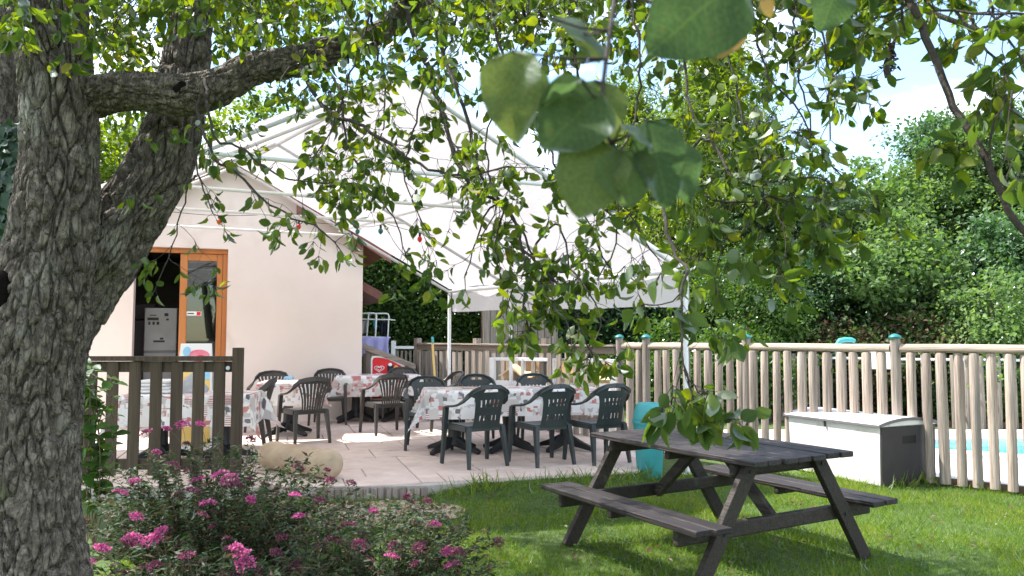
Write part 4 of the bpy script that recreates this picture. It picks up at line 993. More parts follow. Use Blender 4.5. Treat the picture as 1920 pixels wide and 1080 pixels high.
for i in range(n1+1):
    for j in range(n2_+1):
        f, v = i/n1, j/n2_; hgt = .10+.14*max(0, noise.noise(V(f*5, v, 2)))+.16*math.exp(-((f-.12)/.07)**2)+.12*math.exp(-((f-.45)/.08)**2)
        vs.append((.05+(SL-.1)*f, .06+.25*v, zb_-.02+hgt*math.sin(math.pi*min(1, .25+v*.75))))
sd2.add(vs, [(i*(n2_+1)+j, (i+1)*(n2_+1)+j, (i+1)*(n2_+1)+j+1, i*(n2_+1)+j+1) for i in range(n1) for j in range(n2_)]); so_ = sd2.build('heaped_sand', M['sand'], stn, smooth=True)
# ================================================================== boarded shed beyond the fence
sq = at(906, 640, 16.6); shed = thing('boarded_shed', 'grey vertical-boarded shed wall beyond the weathered fence', 'shed', (sq.x, sq.y, 0), R(6))
SW = 1.62; b = MB(); b.box((SW/2, .7, 1.35), (SW-.02, 1.3, 2.7)); b.build('core', M['dark_wood'], shed)
bm_ = MB(); bm_.box((0, 0, 1.37), (.135, .024, 2.74)); bmm = bm_.mesh('board')
for k in range(11):
    o = link('board', bmm, M['grey_wood'], shed); o.location = (.075+k*.148, .03+(.012 if k % 2 else 0), 0)
b = MB(); b.prism([(-.2, 2.75), (SW+.2, 2.75), (SW/2, 3.5)], -.2, 1.6, yf); b.build('roof', M['roof_tile'], shed)
# ================================================================== A-frame board by the door
aq = at(366, 735, 9.7); afr = thing('menu_board', 'folding ice cream menu board in front of the house door', 'sign', (aq.x, aq.y, PZ), R(14))
AW, AH = .50, 1.16
az0 = CAMZ-(644-632)/FPX*9.7-PZ
AH = az0
def lean(x, y, z): return (x*(.72+.28*(1-z/AH)), -.26*(1-z/AH)+y, z)
def panel(nm, x0, x1, z0, z1, y0, y1, mat):
    b = MB(); b.hexa([V(*lean(x0, y0, z0)), V(*lean(x1, y0, z0)), V(*lean(x1, y1, z0)), V(*lean(x0, y1, z0))], [V(*lean(x0, y0, z1)), V(*lean(x1, y0, z1)), V(*lean(x1, y1, z1)), V(*lean(x0, y1, z1))]); return b.build(nm, mat, afr)
panel('front_board', -AW/2, AW/2, .02, AH, -.012, .012, M['white'])
bk = MB(); bk.hexa([V(-AW/2, .28, .02), V(AW/2, .28, .02), V(AW/2, .30, .02), V(-AW/2, .30, .02)], [V(-AW*.36, .014, AH), V(AW*.36, .014, AH), V(AW*.36, .034, AH), V(-AW*.36, .034, AH)]); bk.build('rear_board', M['grey_metal'], afr)
panel('printed_field', -AW/2+.03, AW/2-.03, .08, AH*.80, -.018, -.0125, M['yellow'])
panel('printed_sky', AW*.08, AW/2-.03, AH*.66, AH*.80, -.022, -.0185, M['skyblue'])
def disc(nm, cx, cz, rx, rz_, mat, y0):
    b = MB(); n_ = 18; fr_p = [lean(cx+rx*math.cos(2*math.pi*k/n_), y0, cz+rz_*math.sin(2*math.pi*k/n_)) for k in range(n_)]
    b.add(fr_p+[(x, y+.004, z) for x, y, z in fr_p], [tuple(range(n_)), tuple(range(2*n_-1, n_-1, -1))]+[(k, (k+1) % n_, n_+(k+1) % n_, n_+k) for k in range(n_)]); return b.build(nm, mat, afr)
disc('printed_banner', .05, AH*.885, .17, .075, M['pink'], -.019); disc('printed_badge', -.14, AH*.925, .06, .06, M['skyblue'], -.0235); disc('printed_cone', .08, AH*.86, .07, .04, M['red'], -.0235)
for k, (cx, cz, mt) in enumerate(((-.12, .62, 'orange'), (.10, .60, 'red'), (-.05, .45, 'white'), (.12, .42, 'orange'), (-.13, .30, 'pink'), (.06, .24, 'skyblue'))):
    disc('printed_ice', cx, AH*cz, .05, .09, M[mt], -.0235)
# ================================================================== by the pool
pq = at(1590, 640, 11.3); shw = thing('pool_shower', 'blue pool shower with curved top behind the pool fence', 'shower', (pq.x, pq.y, .03))
zz = CAMZ-(641-632)/FPX*11.3
b = MB(); b.tube([(-.16, 0, 0), (-.16, 0, zz-.36)], .024, 10); b.build('column', M['grey_wood'], shw, smooth=True)
b = MB(); b.tube([(-.16, 0, zz-.358), (-.16, 0, zz-.13)], .026, 10); b.build('valve_sleeve', M['blue'], shw, smooth=True)
b = MB(); b.tube([(-.16, 0, zz-.128), (-.155, 0, zz-.06), (-.12, 0, zz-.015), (-.05, 0, zz), (.05, 0, zz), (.10, 0, zz-.02)], [.03, .034, .038, .038, .036, .03], 12); b.build('head_tube', M['teal'], shw, smooth=True)
wq = at(1650, 680, 11.0); wb = thing('notice_board', 'white notice board on a post behind the pool fence', 'sign', (wq.x, wq.y, .03), R(-20))
b = MB(); b.box((0, 0, wq.z), (.27, .02, .24)); b.build('board', M['white'], wb, bevel=.004)
b = MB(); b.box((0, .03, wq.z/2), (.05, .035, wq.z)); b.build('post', M['grey_metal'], wb)
# ================================================================== leaves from arrays
def unit(a): return a/np.maximum(1e-9, np.linalg.norm(a, axis=-1, keepdims=True))
# template: stations along the midrib with half widths; left and right halves fold up from the rib
def leaf_template(st, hw, fold=.28, curl=.18):
    n = len(st); vs = []; 
    for s, w in zip(st, hw): vs.append((s, 0, -curl*s*s))
    L_ = []; Rr = []
    for k in range(n):
        if hw[k] > 0:
            L_.append(len(vs)); vs.append((st[k], hw[k], fold*hw[k]-curl*st[k]**2)); Rr.append(len(vs)); vs.append((st[k], -hw[k], fold*hw[k]-curl*st[k]**2))
        else: L_.append(k); Rr.append(k)
    fs = []
    for k in range(n-1):
        a = [k, k+1, L_[k+1], L_[k]]; b = [k, Rr[k], Rr[k+1], k+1]
        fs += [[i for j, i in enumerate(a) if i not in a[:j]], [i for j, i in enumerate(b) if i not in b[:j]]]
    return np.array(vs, float), fs
T_PEAR = leaf_template([0, .2, .5, .8, 1], [0, .215, .295, .19, 0])
T_BIG = leaf_template([0, .08, .22, .4, .58, .74, .88, 1], [0, .22, .36, .40, .37, .27, .14, 0], .25, .22)
T_NARROW = leaf_template([0, .4, 1], [0, .16, 0], .35, .25)
T_IVY = leaf_template([0, .15, .45, 1], [0, .42, .36, 0], .15, .1)
T_QUAD = leaf_template([0, .45, 1], [0, .34, 0], .2, .15)
T_LONG = (np.array([(0, 0, 0), (.5, .12, .02), (1, 0, -.2), (.5, -.12, .02)], float), [[0, 3, 2], [0, 2, 1]])
T_DIA = (np.array([(0, 0, 0), (.45, .36, .10), (1, 0, -.12), (.45, -.36, .10)], float), [[0, 3, 2], [0, 2, 1]])
T_BLADE = (np.array([(0, .03, 0), (0, -.03, 0), (.5, .026, -.09), (.5, -.026, -.09), (1, 0, -.35)], float), [[0, 1, 3, 2], [2, 3, 4]])
def leaves_mesh(name, base, d, n, ln, tmpl, rnd_, wscale=1.0):
    """base, d (along), n (normal) as Nx3, ln lengths; each leaf a folded blade"""
    d = unit(np.asarray(d, float)); n = np.asarray(n, float); n = unit(n-d*np.sum(n*d, 1, keepdims=True)); sd = np.cross(n, d)
    vs, fs = tmpl; N = len(base); ln = np.asarray(ln, float)[:, None, None]
    v = base[:, None, :]+ln*(vs[None, :, 0:1]*d[:, None, :]+wscale*vs[None, :, 1:2]*sd[:, None, :]+vs[None, :, 2:3]*n[:, None, :])
    K = len(vs); flat = np.concatenate([np.array(f) for f in fs]); cnt = np.array([len(f) for f in fs])
    loops = (flat[None, :]+(np.arange(N)*K)[:, None]).ravel(); counts = np.tile(cnt, N)
    return npmesh(name, v.reshape(-1, 3), loops, counts, attr=np.repeat(rnd_, K))

# ================================================================== the pear tree
def spline(P, step):
    P = [V(*p) for p in P]; out = []
    for i in range(len(P)-1):
        p0 = P[max(i-1, 0)]; p1 = P[i]; p2 = P[i+1]; p3 = P[min(i+2, len(P)-1)]
        n = max(2, int((p2-p1).length/step))
        for k in range(n):
            t = k/n; out.append(.5*((2*p1)+(p2-p0)*t+(2*p0-5*p1+4*p2-p3)*t*t+(3*p1-p0-3*p2+p3)*t**3))
    out.append(P[-1]); return out
def bark_tube(name, P, RR, nseg, step, depth, parent, fx=28, fz=6, seed=0, flare=0):
    pts = spline(P, step); m = len(pts)
    cum = [0]
    for a, b in zip(P[:-1], P[1:]): cum.append(cum[-1]+(V(*b)-V(*a)).length)
    al = [0]
    for a, b in zip(pts[:-1], pts[1:]): al.append(al[-1]+(b-a).length)
    rad = np.interp(np.array(al)/al[-1]*cum[-1], cum, RR)
    vs = []; u = None
    for i, p in enumerate(pts):
        d = (pts[min(i+1, m-1)]-pts[max(i-1, 0)]).normalized()
        if u is None: u = d.orthogonal().normalized()
        u = (u-d*u.dot(d)).normalized(); w = d.cross(u); r = rad[i]
        for k in range(nseg):
            a = 2*math.pi*k/nseg; c, s = math.cos(a), math.sin(a)
            q = V(c*r*fx+seed, s*r*fx, al[i]*fz)
            q2 = q+V(noise.noise(q*.6), noise.noise(q*.6+V(9, 0, 0)), 0)*1.3
            ds, _ = noise.voronoi(q2); e = min(1, (ds[1]-ds[0])/.22); e = 1-(1-e)**2.2
            big = noise.noise(V(c*1.3+seed, s*1.3, al[i]*1.6)); med = noise.noise(V(c*r*9+seed, s*r*9, al[i]*4))
            rr_ = r*(1+.10*big)+depth*(e-.6)+.30*depth*noise.noise(q*2.2)+.16*depth*noise.noise(q*5.1)+.45*depth*med
            vs.append(p+(u*c+w*s)*rr_)
    fs = [(i*nseg+k, i*nseg+(k+1) % nseg, (i+1)*nseg+(k+1) % nseg, (i+1)*nseg+k) for i in range(m-1) for k in range(nseg)]
    fs.append(tuple((m-1)*nseg+k for k in range(nseg)))
    me = bpy.data.meshes.new(name); me.from_pydata([tuple(v) for v in vs], [], fs); me.polygons.foreach_set('use_smooth', [True]*len(me.polygons))
    o = link(name, me, M['bark'], parent); return o
TY = 3.0
tb = at(35, 1340, TY); tb.z = 0
pear = thing('pear_tree', 'old pear tree with rough forked trunk and leafy drooping branches', 'tree', (0, 0, 0))
TK = [V(tb.x-.02, TY, -.05), V(tb.x, TY, .12)]+[at(x, y, Y) for x, y, Y in ((38, 1080, 3.0), (42, 900, 3.0), (50, 740, 3.0), (70, 600, 2.98), (98, 450, 2.95), (115, 300, 2.92), (108, 150, 2.9), (92, 0, 2.9), (70, -180, 2.9), (60, -420, 2.95))]
bark_tube('trunk', TK, [.34, .28, .225, .190, .185, .175, .145, .124, .120, .122, .11, .08], 260, .010, .030, pear, seed=1)
STM = [at(x, y, Y) for x, y, Y in ((66, 840, 3.06), (82, 740, 3.06), (98, 650, 3.08), (154, 552, 3.11), (200, 478, 3.14), (250, 398, 3.17), (306, 300, 3.2), (336, 210, 3.23), (350, 110, 3.27), (362, 0, 3.3), (385, -150, 3.35), (420, -350, 3.4))]
bark_tube('stem', STM, [.08, .095, .108, .114, .118, .120, .120, .100, .086, .08, .07, .05], 190, .010, .026, pear, seed=5)
LMB = [at(x, y, Y) for x, y, Y in ((118, 205, 2.96), (185, 180, 2.93), (230, 170, 2.92), (285, 172, 2.91), (330, 178, 2.91), (380, 172, 2.92), (420, 158, 2.93), (470, 130, 2.95), (520, 120, 2.97), (570, 112, 2.98), (610, 98, 3.0), (650, 92, 3.02))]
bark_tube('limb', LMB, [.075, .068, .066, .072, .078, .072, .062, .058, .056, .054, .056, .050], 100, .011, .016, pear, fx=30, fz=14, seed=9)
b = MB()
hq = at(335, 165, 2.835); b.tube([hq+V(0, .03, 0), hq+V(0, .0, 0), hq+V(0, -.006, 0)], [.03, .034, .02], 12, sx=.55); b.build('hollow_shade', M['hollow_dark'], pear, smooth=True)  # dark plug on the limb; its colour stands in for a hollow's shade
kq = at(4, 545, 2.815); b = MB(); n_ = 10; b.tube([kq+V(.045*noise.noise(V(k, 3, 1))*.5, -.004, .075*math.cos(math.pi*k/n_)) for k in range(n_+1)], [max(.002, .036*math.sin(math.pi*k/n_)) for k in range(n_+1)], 14); b.build('hollow_shade', M['hollow_dark'], pear, smooth=True)  # closed lump on the trunk, painted dark as the shade of an opening
ST3 = [at(x, y, Y) for x, y, Y in ((30, 640, 3.25), (18, 480, 3.3), (10, 330, 3.35), (5, 180, 3.4), (0, 0, 3.45), (-20, -250, 3.5))]
bark_tube('stem', ST3, [.10, .095, .085, .08, .075, .05], 70, .025, .014, pear, seed=13)

prng = random.Random(21)
limbs3d = []          # overhead skeleton, out of frame, that carries the hanging branches
OH = [[STM[-1], V(-.6, 3.5, 3.3), V(.4, 3.7, 3.45), V(1.5, 3.9, 3.4), V(2.6, 4.2, 3.2)],
      [TK[-1], V(-1.2, 2.4, 3.2), V(-.3, 1.7, 3.15), V(.6, 1.3, 2.95), V(1.2, 1.2, 2.75)],
      [STM[-2], V(-.9, 4.0, 3.5), V(-.5, 4.8, 3.75), V(.1, 5.6, 3.85)],
      [LMB[-1], at(720, 55, 3.0), at(800, -10, 3.05), V(.1, 3.0, 3.05), V(.9, 2.7, 3.0), V(1.6, 2.3, 2.85), V(2.2, 2.1, 2.6)],
      [TK[-1], V(-2.4, 3.6, 3.6), V(-3.0, 4.4, 3.8)],
      [TK[-1], V(-2.2, 2.2, 3.3), V(-2.6, 1.4, 3.3)],
      [STM[-2], V(-1.8, 4.2, 3.7), V(-2.2, 5.2, 3.9)]]
tw = MB(); twl = []   # twig network
for q in OH:
    pts = spline(q, .08); n = len(pts); limbs3d += pts
    m_ = MB(); m_.tube(pts, [.045-.033*k/(n-1) for k in range(n)], 10); m_.build('branch', M['bark'], pear, smooth=True)
LV = dict(b=[], d=[], n=[], l=[])
def add_leaf(p, dr, ln, nrm=None):
    LV['b'].append(tuple(p)); LV['d'].append(tuple(dr)); LV['n'].append(tuple(nrm if nrm is not None else (prng.gauss(0, 1), prng.gauss(0, 1)-.3, prng.gauss(0, .6)))); LV['l'].append(ln)
def rv(s=1): return V(prng.gauss(0, s), prng.gauss(0, s), prng.gauss(0, s))
petb = MB()
def spur(p, tdir, k, size=1.0):
    for _ in range(k):
        dr = (rv(.55)+tdir*.35+V(0, 0, -.75)).normalized()
        pl = prng.uniform(.012, .032); q = p+dr*pl+rv(.004)
        if q.y > .3:
            u_ = proj(q)
            if -30 < u_[0] < 1950 and -30 < u_[1] < 1100: petb.tube([p, q], [.0011, .0009], 3, cap=False)
        add_leaf(q, (dr+rv(.25)).normalized(), prng.uniform(.032, .058)*size)
def twig(p, d, length, r, lv, dens, size):
    n = max(3, int(length/.03)); P = [p.copy()]; dd = d.normalized()
    for i in range(n):
        dd = (dd+rv(.20)+V(0, 0, -.07)).normalized(); p = p+dd*(length/n); P.append(p.copy())
        if i > 0 and prng.random() < dens: spur(p, dd, prng.choice((1, 1, 2, 2, 3, 4)), size)
        if lv > 0 and i > 1 and prng.random() < .20: twig(p, (dd+rv(.8)), length*prng.uniform(.3, .55), r*.6, lv-1, dens, size)
    spur(p, dd, 3, size)
    tw.tube(P, [r*(1-.6*k/n) for k in range(n+1)], 4, cap=False)
join = list(limbs3d)+spline(TK, .05)+spline(STM, .05)+spline(LMB, .05)
def bough(pix, r0, r1, nd, dens=.55, size=1.0, tl=(.08, .26), connect=True, lv=1, raw=None):
    P = raw if raw is not None else [at(*q) for q in pix]
    if connect:
        s = min(limbs3d, key=lambda q: (q-P[0]).length)
        if (s-P[0]).length > .05: P = [s, (s+P[0])/2+V(0, 0, .05)]+P
    else:
        s = min(join, key=lambda q: (q-P[0]).length)
        if .02 < (s-P[0]).length < 1.2: P = [s, (s+P[0])/2+V(0, 0, .03)]+P
    pts = spline(P, .035); pts = [p+rv(.0035) for p in pts]; n = len(pts); join.extend(pts)
    m_ = MB(); m_.tube(pts, [r0+(r1-r0)*k/(n-1) for k in range(n)], 7); m_.build('branch', M['twig'], pear, smooth=True)
    for i in range(2, n):
        d = (pts[i]-pts[i-1]).normalized()
        if prng.random() < nd*.035:
            twig(pts[i], d*.4+rv(.75)+V(0, 0, -.15), prng.uniform(*tl), max(.0012, r1*.7), lv, dens, size)
        if prng.random() < .10*dens: spur(pts[i], d, prng.choice((1, 2, 3)), size)
    spur(pts[-1], (pts[-1]-pts[-2]).normalized(), 4, size)
B = [
 # left, over the house
 ([(385, 150, 2.85), (400, 255, 2.7), (448, 274, 2.65), (500, 315, 2.6), (548, 337, 2.6), (640, 343, 2.55)], .007, .002, 9, .45),
 ([(370, 200, 2.8), (400, 293, 2.65), (448, 326, 2.6), (493, 374, 2.55), (548, 407, 2.5), (607, 433, 2.5), (640, 478, 2.5)], .007, .002, 9, .5),
 ([(360, 260, 2.75), (375, 340, 2.7), (400, 400, 2.65)], .005, .002, 7, .4),
 ([(345, 380, 2.9), (330, 440, 2.85), (310, 500, 2.85), (290, 540, 2.85)], .004, .0015, 11, .6),
 ([(560, 118, 2.92), (610, 204, 2.75), (660, 226, 2.7), (733, 270, 2.6), (789, 311, 2.55), (881, 330, 2.5), (955, 311, 2.45)], .010, .003, 12, .5),
 ([(600, 100, 2.9), (640, 180, 2.75), (650, 260, 2.7), (690, 350, 2.65), (740, 410, 2.6), (760, 480, 2.6)], .007, .002, 11, .5),
 # middle
 ([(745, -60, 3.0), (770, 50, 2.9), (800, 120, 2.8), (837, 237, 2.7), (870, 330, 2.6), (948, 393, 2.5), (978, 452, 2.4), (989, 540, 2.35), (981, 580, 2.3), (995, 625, 2.3)], .013, .003, 13, .55),
 ([(790, -60, 2.7), (830, 95, 2.6), (860, 175, 2.5), (880, 230, 2.5), (905, 330, 2.5), (985, 440, 2.45), (1010, 520, 2.4), (1040, 590, 2.35)], .011, .0025, 13, .55),
 ([(985, 470, 2.4), (1040, 530, 2.3), (1080, 590, 2.25), (1095, 635, 2.2), (1110, 665, 2.2)], .005, .002, 17, .7),
 ([(900, 430, 2.5), (880, 490, 2.5), (870, 540, 2.5)], .004, .0015, 10, .6),
 ([(1010, 540, 2.3), (1055, 600, 2.2), (1075, 650, 2.15)], .004, .0015, 17, .7),
 ([(940, 400, 2.45), (925, 470, 2.4), (945, 540, 2.35), (940, 590, 2.3)], .004, .0015, 9, .6),
 ([(1050, 420, 2.35), (1070, 500, 2.3), (1105, 550, 2.25), (1125, 610, 2.2), (1100, 670, 2.15)], .004, .0015, 15, .75),
 ([(960, 540, 2.35), (950, 590, 2.3), (965, 625, 2.3)], .003, .0015, 9, .6),
 ([(700, -60, 2.9), (690, 40, 2.8), (660, 120, 2.75), (640, 200, 2.7), (600, 280, 2.65), (560, 330, 2.6)], .006, .002, 11, .55),
 ([(860, -50, 2.8), (850, 60, 2.7), (800, 150, 2.65), (770, 260, 2.6), (760, 340, 2.55), (800, 430, 2.5)], .006, .002, 12, .55),
 ([(990, -50, 2.6), (985, 80, 2.5), (940, 180, 2.45), (910, 280, 2.4), (930, 380, 2.35), (900, 460, 2.35)], .006, .002, 12, .55),
 ([(1180, -50, 2.4), (1200, 100, 2.3), (1190, 220, 2.25), (1150, 330, 2.2), (1160, 430, 2.2), (1120, 520, 2.2)], .006, .002, 12, .55),
 ([(1340, -50, 2.3), (1350, 60, 2.2), (1380, 160, 2.15), (1400, 260, 2.1), (1420, 340, 2.1), (1400, 440, 2.05)], .006, .002, 12, .6),
 ([(1500, -50, 2.2), (1490, 60, 2.15), (1500, 150, 2.1), (1520, 240, 2.05), (1500, 330, 2.05)], .005, .002, 12, .6),
 ([(700, 60, 2.9), (715, 140, 2.8), (720, 220, 2.7), (700, 300, 2.7)], .006, .002, 12, .55),
 ([(920, -60, 2.6), (930, 60, 2.5), (960, 150, 2.45), (1010, 250, 2.4), (1060, 340, 2.35), (1110, 430, 2.3), (1150, 520, 2.3)], .008, .002, 13, .55),
 ([(1060, -60, 2.5), (1075, 60, 2.4), (1090, 180, 2.35), (1130, 280, 2.3), (1180, 400, 2.25), (1230, 480, 2.2)], .007, .002, 12, .55),
 # right of centre
 ([(1250, -60, 2.5), (1275, 60, 2.3), (1290, 180, 2.2), (1313, 231, 2.15), (1373, 250, 2.1), (1428, 250, 2.05), (1479, 236, 2.0), (1502, 203, 2.0)], .008, .002, 13, .6),
 ([(1320, 235, 2.15), (1340, 270, 2.1), (1359, 319, 2.05), (1391, 342, 2.0), (1440, 345, 2.0), (1500, 330, 2.0), (1550, 345, 2.0)], .005, .002, 14, .65),
 ([(1290, 300, 2.15), (1303, 351, 2.1), (1336, 374, 2.05), (1382, 381, 2.0), (1442, 372, 2.0), (1488, 377, 2.0)], .005, .002, 13, .6),
 ([(1236, 300, 2.0), (1243, 374, 1.95), (1248, 439, 1.9), (1271, 481, 1.85), (1285, 513, 1.8), (1275, 550, 1.8), (1280, 597, 1.75), (1278, 680, 1.7), (1290, 720, 1.7), (1300, 740, 1.7)], .006, .0018, 7, .5),
 ([(1282, 690, 1.7), (1300, 725, 1.7), (1320, 745, 1.7), (1330, 775, 1.7)], .002, .001, 26, .9),
 ([(1280, 690, 1.7), (1268, 730, 1.7), (1262, 765, 1.68)], .002, .001, 26, .9),
 ([(1300, 740, 1.7), (1305, 775, 1.7)], .002, .001, 22, .9),
 ([(1275, 550, 1.8), (1240, 570, 1.85), (1205, 570, 1.85)], .002, .001, 14, .7),
 ([(1400, -60, 2.3), (1420, 60, 2.2), (1440, 140, 2.15), (1490, 200, 2.1), (1540, 280, 2.05), (1580, 330, 2.05)], .006, .002, 14, .6),
 ([(1440, -50, 2.2), (1475, 15, 2.1), (1505, 35, 2.05), (1538, 60, 2.0), (1547, 110, 2.0), (1560, 143, 2.0), (1553, 187, 2.0), (1560, 260, 2.0)], .006, .002, 14, .6),
 ([(1370, 390, 2.1), (1360, 450, 2.05), (1345, 500, 2.0), (1340, 540, 2.0)], .003, .0012, 14, .7),
 ([(1440, 380, 2.05), (1470, 420, 2.0), (1500, 440, 2.0)], .003, .0012, 14, .7),
 # far right
 ([(1690, -60, 2.05), (1708, 0, 2.0), (1740, 70, 1.98), (1755, 120, 1.96), (1780, 180, 1.94), (1800, 220, 1.92), (1850, 300, 1.88), (1880, 370, 1.86), (1930, 445, 1.84), (2000, 520, 1.8)], .0125, .008, 3.5, .5),
 ([(1660, -40, 2.1), (1690, 10, 2.05), (1692, 55, 2.05), (1670, 82, 2.05)], .004, .003, 2, .3),
 ([(1730, 0, 2.0), (1790, 20, 1.95), (1860, 25, 1.9), (1940, 30, 1.88)], .005, .003, 13, .6),
 ([(1790, 20, 1.95), (1830, 70, 1.9), (1880, 120, 1.85), (1900, 200, 1.8), (1930, 230, 1.8)], .004, .002, 15, .7),
 ([(1860, 20, 1.85), (1900, 90, 1.8), (1950, 160, 1.8)], .004, .002, 15, .7),
 ([(1850, 300, 1.88), (1870, 230, 1.86), (1885, 170, 1.84)], .003, .0015, 9, .6),
 ([(1880, 370, 1.86), (1895, 300, 1.85), (1915, 240, 1.85)], .003, .0015, 10, .7),
 ([(1560, -40, 2.1), (1590, 20, 2.05), (1620, 60, 2.0)], .004, .0015, 12, .6),
]
for it in B:
    pix, r0, r1, nd, dn = it
    short = pix[0][2] < 1.72 or pix[-1][1] > 585
    bough(pix, r0, r1, nd*(1.45 if pix[0][2] > 1.72 else .6), dn*.95, connect=(pix[0][1] < 20), tl=((.02, .065) if pix[0][2] < 1.72 else (.05, .12) if short else (.08, .24)), size=(1.12 if pix[0][2] < 2.12 else .88))
# leafy ceiling along the top of the picture
for k in range(50):
    x0 = -40+1700*k/49+prng.uniform(-30, 30); Y = prng.uniform(2.2, 3.4)
    if 940 < x0 < 1130 and prng.random() < .3: continue
    P = [(x0, prng.uniform(-160, -70), Y)]
    for j in range(3): P.append((P[-1][0]+prng.uniform(-50, 60), P[-1][1]+prng.uniform(15, 60), P[-1][2]-.05))
    bough(P, .005, .002, 13, .55)
# yellow-green clusters round the limb
for k in range(24):
    x0 = prng.uniform(180, 640); y0 = prng.uniform(-40, 80); Y = prng.uniform(3.5, 4.4)
    bough([(x0, y0, Y), (x0+prng.uniform(-40, 40), y0+45, Y-.02), (x0+prng.uniform(-60, 60), y0+90, Y-.04)], .004, .002, 14, .55)
for k in range(6):
    x0 = prng.uniform(0, 180); y0 = prng.uniform(-50, 60); Y = prng.uniform(2.45, 2.7)
    bough([(x0, y0-60, Y+.05), (x0+prng.uniform(-20, 20), y0, Y), (x0+prng.uniform(-40, 40), y0+70, Y)], .003, .0015, 5, .4, connect=False, tl=(.05, .12))
# crown further back and above, out of the frame or high in it: it shades the lawn
for k in range(60):
    a = prng.uniform(0, 2*math.pi); r_ = 3.6*math.sqrt(prng.random()); c = V(-.9+r_*math.cos(a)*1.15, 3.7+r_*math.sin(a)*.85, prng.uniform(3.5, 4.5))
    u = proj(c)
    if c.y > .5 and c.y > 4.6 and u[1] > 60: c.z += .6
    P = [c]; 
    for j in range(3): P.append(P[-1]+V(prng.uniform(-.3, .3), prng.uniform(-.3, .3), prng.uniform(-.12, .08)))
    bough(None, .008, .003, 14, .6, raw=P, lv=1)
for k in range(60):
    a = prng.uniform(0, 2*math.pi); r_ = math.sqrt(prng.random()); c = V(-2.1+2.9*r_*math.cos(a), 5.3+1.5*r_*math.sin(a), prng.uniform(4.15, 4.9)); P = [c]
    if c.y > 5.8: c.z += .25
    for j in range(3): P.append(P[-1]+V(prng.uniform(-.3, .3), prng.uniform(-.25, .25), prng.uniform(-.06, .08)))
    bough(None, .008, .003, 16, .65, raw=P, lv=1)
tw.build('twigs', M['twig'], pear, smooth=True)['kind'] = 'stuff'
petb.build('leaf_stalks', M['twig'], pear)['kind'] = 'stuff'
lb, ldr, lnn, lll = np.array(LV['b']), np.array(LV['d']), np.array(LV['n']), np.array(LV['l'])
print('pear leaves', len(lb))
lr = rng.random(len(lb))
# the biggest three hundred in the picture are leaves of their own
sz = np.zeros(len(lb))
for i in range(len(lb)):
    if lb[i, 1] > .3:
        u = proj(lb[i])
        if -10 < u[0] < 1930 and -10 < u[1] < 1080: sz[i] = lll[i]/u[2]
NBIG = 280
big = np.argsort(-sz)[:NBIG]; rest = np.ones(len(lb), bool); rest[big] = False
T_VAR = [T_PEAR, leaf_template([0, .2, .5, .8, 1], [0, .19, .25, .15, 0], .7, .45), leaf_template([0, .2, .5, .8, 1], [0, .24, .33, .22, 0], .1, -.15), leaf_template([0, .25, .55, .8, 1], [0, .16, .22, .14, 0], .9, .7)]
ri = np.where(rest & (sz > 0))[0]; ro_ = np.where(rest & (sz == 0))[0]
o = link('leaves', leaves_mesh('leaves', lb[ro_], ldr[ro_], lnn[ro_], lll[ro_], T_QUAD, lr[ro_]), M['pear_leaf'], pear); o['kind'] = 'stuff'
for k in range(4):
    sel = ri[k::4]; o = link('leaves', leaves_mesh('leaves', lb[sel], ldr[sel], lnn[sel], lll[sel], T_VAR[k], lr[sel]), M['pear_leaf'], pear); o['kind'] = 'stuff'
def leaf_obj_mesh(t, name):
    me = bpy.data.meshes.new(name); me.from_pydata([tuple(v) for v in t[0]], [], t[1]); me.polygons.foreach_set('use_smooth', [True]*len(me.polygons)); return me
LME = [leaf_obj_mesh(leaf_template([0, .10, .26, .45, .64, .82, 1], [0, w*.45, w*.85, w, w*.85, w*.48, 0], f, c), 'leaf') for w, f, c in ((.31, .25, .2), (.27, .7, .5), (.33, .12, -.12), (.26, .9, .3))]
LTAN = leaf_obj_mesh(leaf_template([0, .10, .26, .45, .64, .82, 1], [0, .25, .36, .40, .34, .2, 0], .2, .15), 'leaf')
def wavy_leaf(seed, w):
    st = [k/19 for k in range(20)]; prof = [w*(math.sin(math.pi*min(1, t**.72))**.62*(1-.12*t)) for t in st]; prof[0] = .004; prof[-1] = .004; vs = []
    for i, t in enumerate(st):
        for j in range(7):
            q = (j-3)/3; y = q*prof[i]*(1+.05*noise.noise(V(t*7, q*2, seed))); vs.append((t, y, .16*abs(y)-.16*t*t+.05*noise.noise(V(t*3.2, q*1.5, seed))+.03*abs(q)*math.sin(t*11+seed*2+q*2)))
    me = bpy.data.meshes.new('leaf'); me.from_pydata(vs, [], [(i*7+j, i*7+j+1, (i+1)*7+j+1, (i+1)*7+j) for i in range(19) for j in range(6)]); me.polygons.foreach_set('use_smooth', [True]*114); return me
LNR = [wavy_leaf(k*3.1+1, w) for k, w in enumerate((.42, .38, .45, .40))]
for m_ in LME: m_.materials.append(M['pear_leaf_big'])
for m_ in LNR: m_.materials.append(M['pear_leaf_near'])
LTAN.materials.append(M['pear_leaf_tan'])
def place_leaf(me, p, d, n, ln):
    d = V(*d).normalized(); n = V(*n); n = (n-d*n.dot(d)).normalized(); s = n.cross(d)
    o = bpy.data.objects.new('leaf', me); COL.objects.link(o); o.parent = pear
    mt = Matrix((d, s, n)).transposed().to_4x4(); mt.translation = V(*p); o.matrix_local = mt @ Matrix.Scale(ln, 4); return o
for i in big: place_leaf(LME[i % 4], lb[i], ldr[i], lnn[i], lll[i])
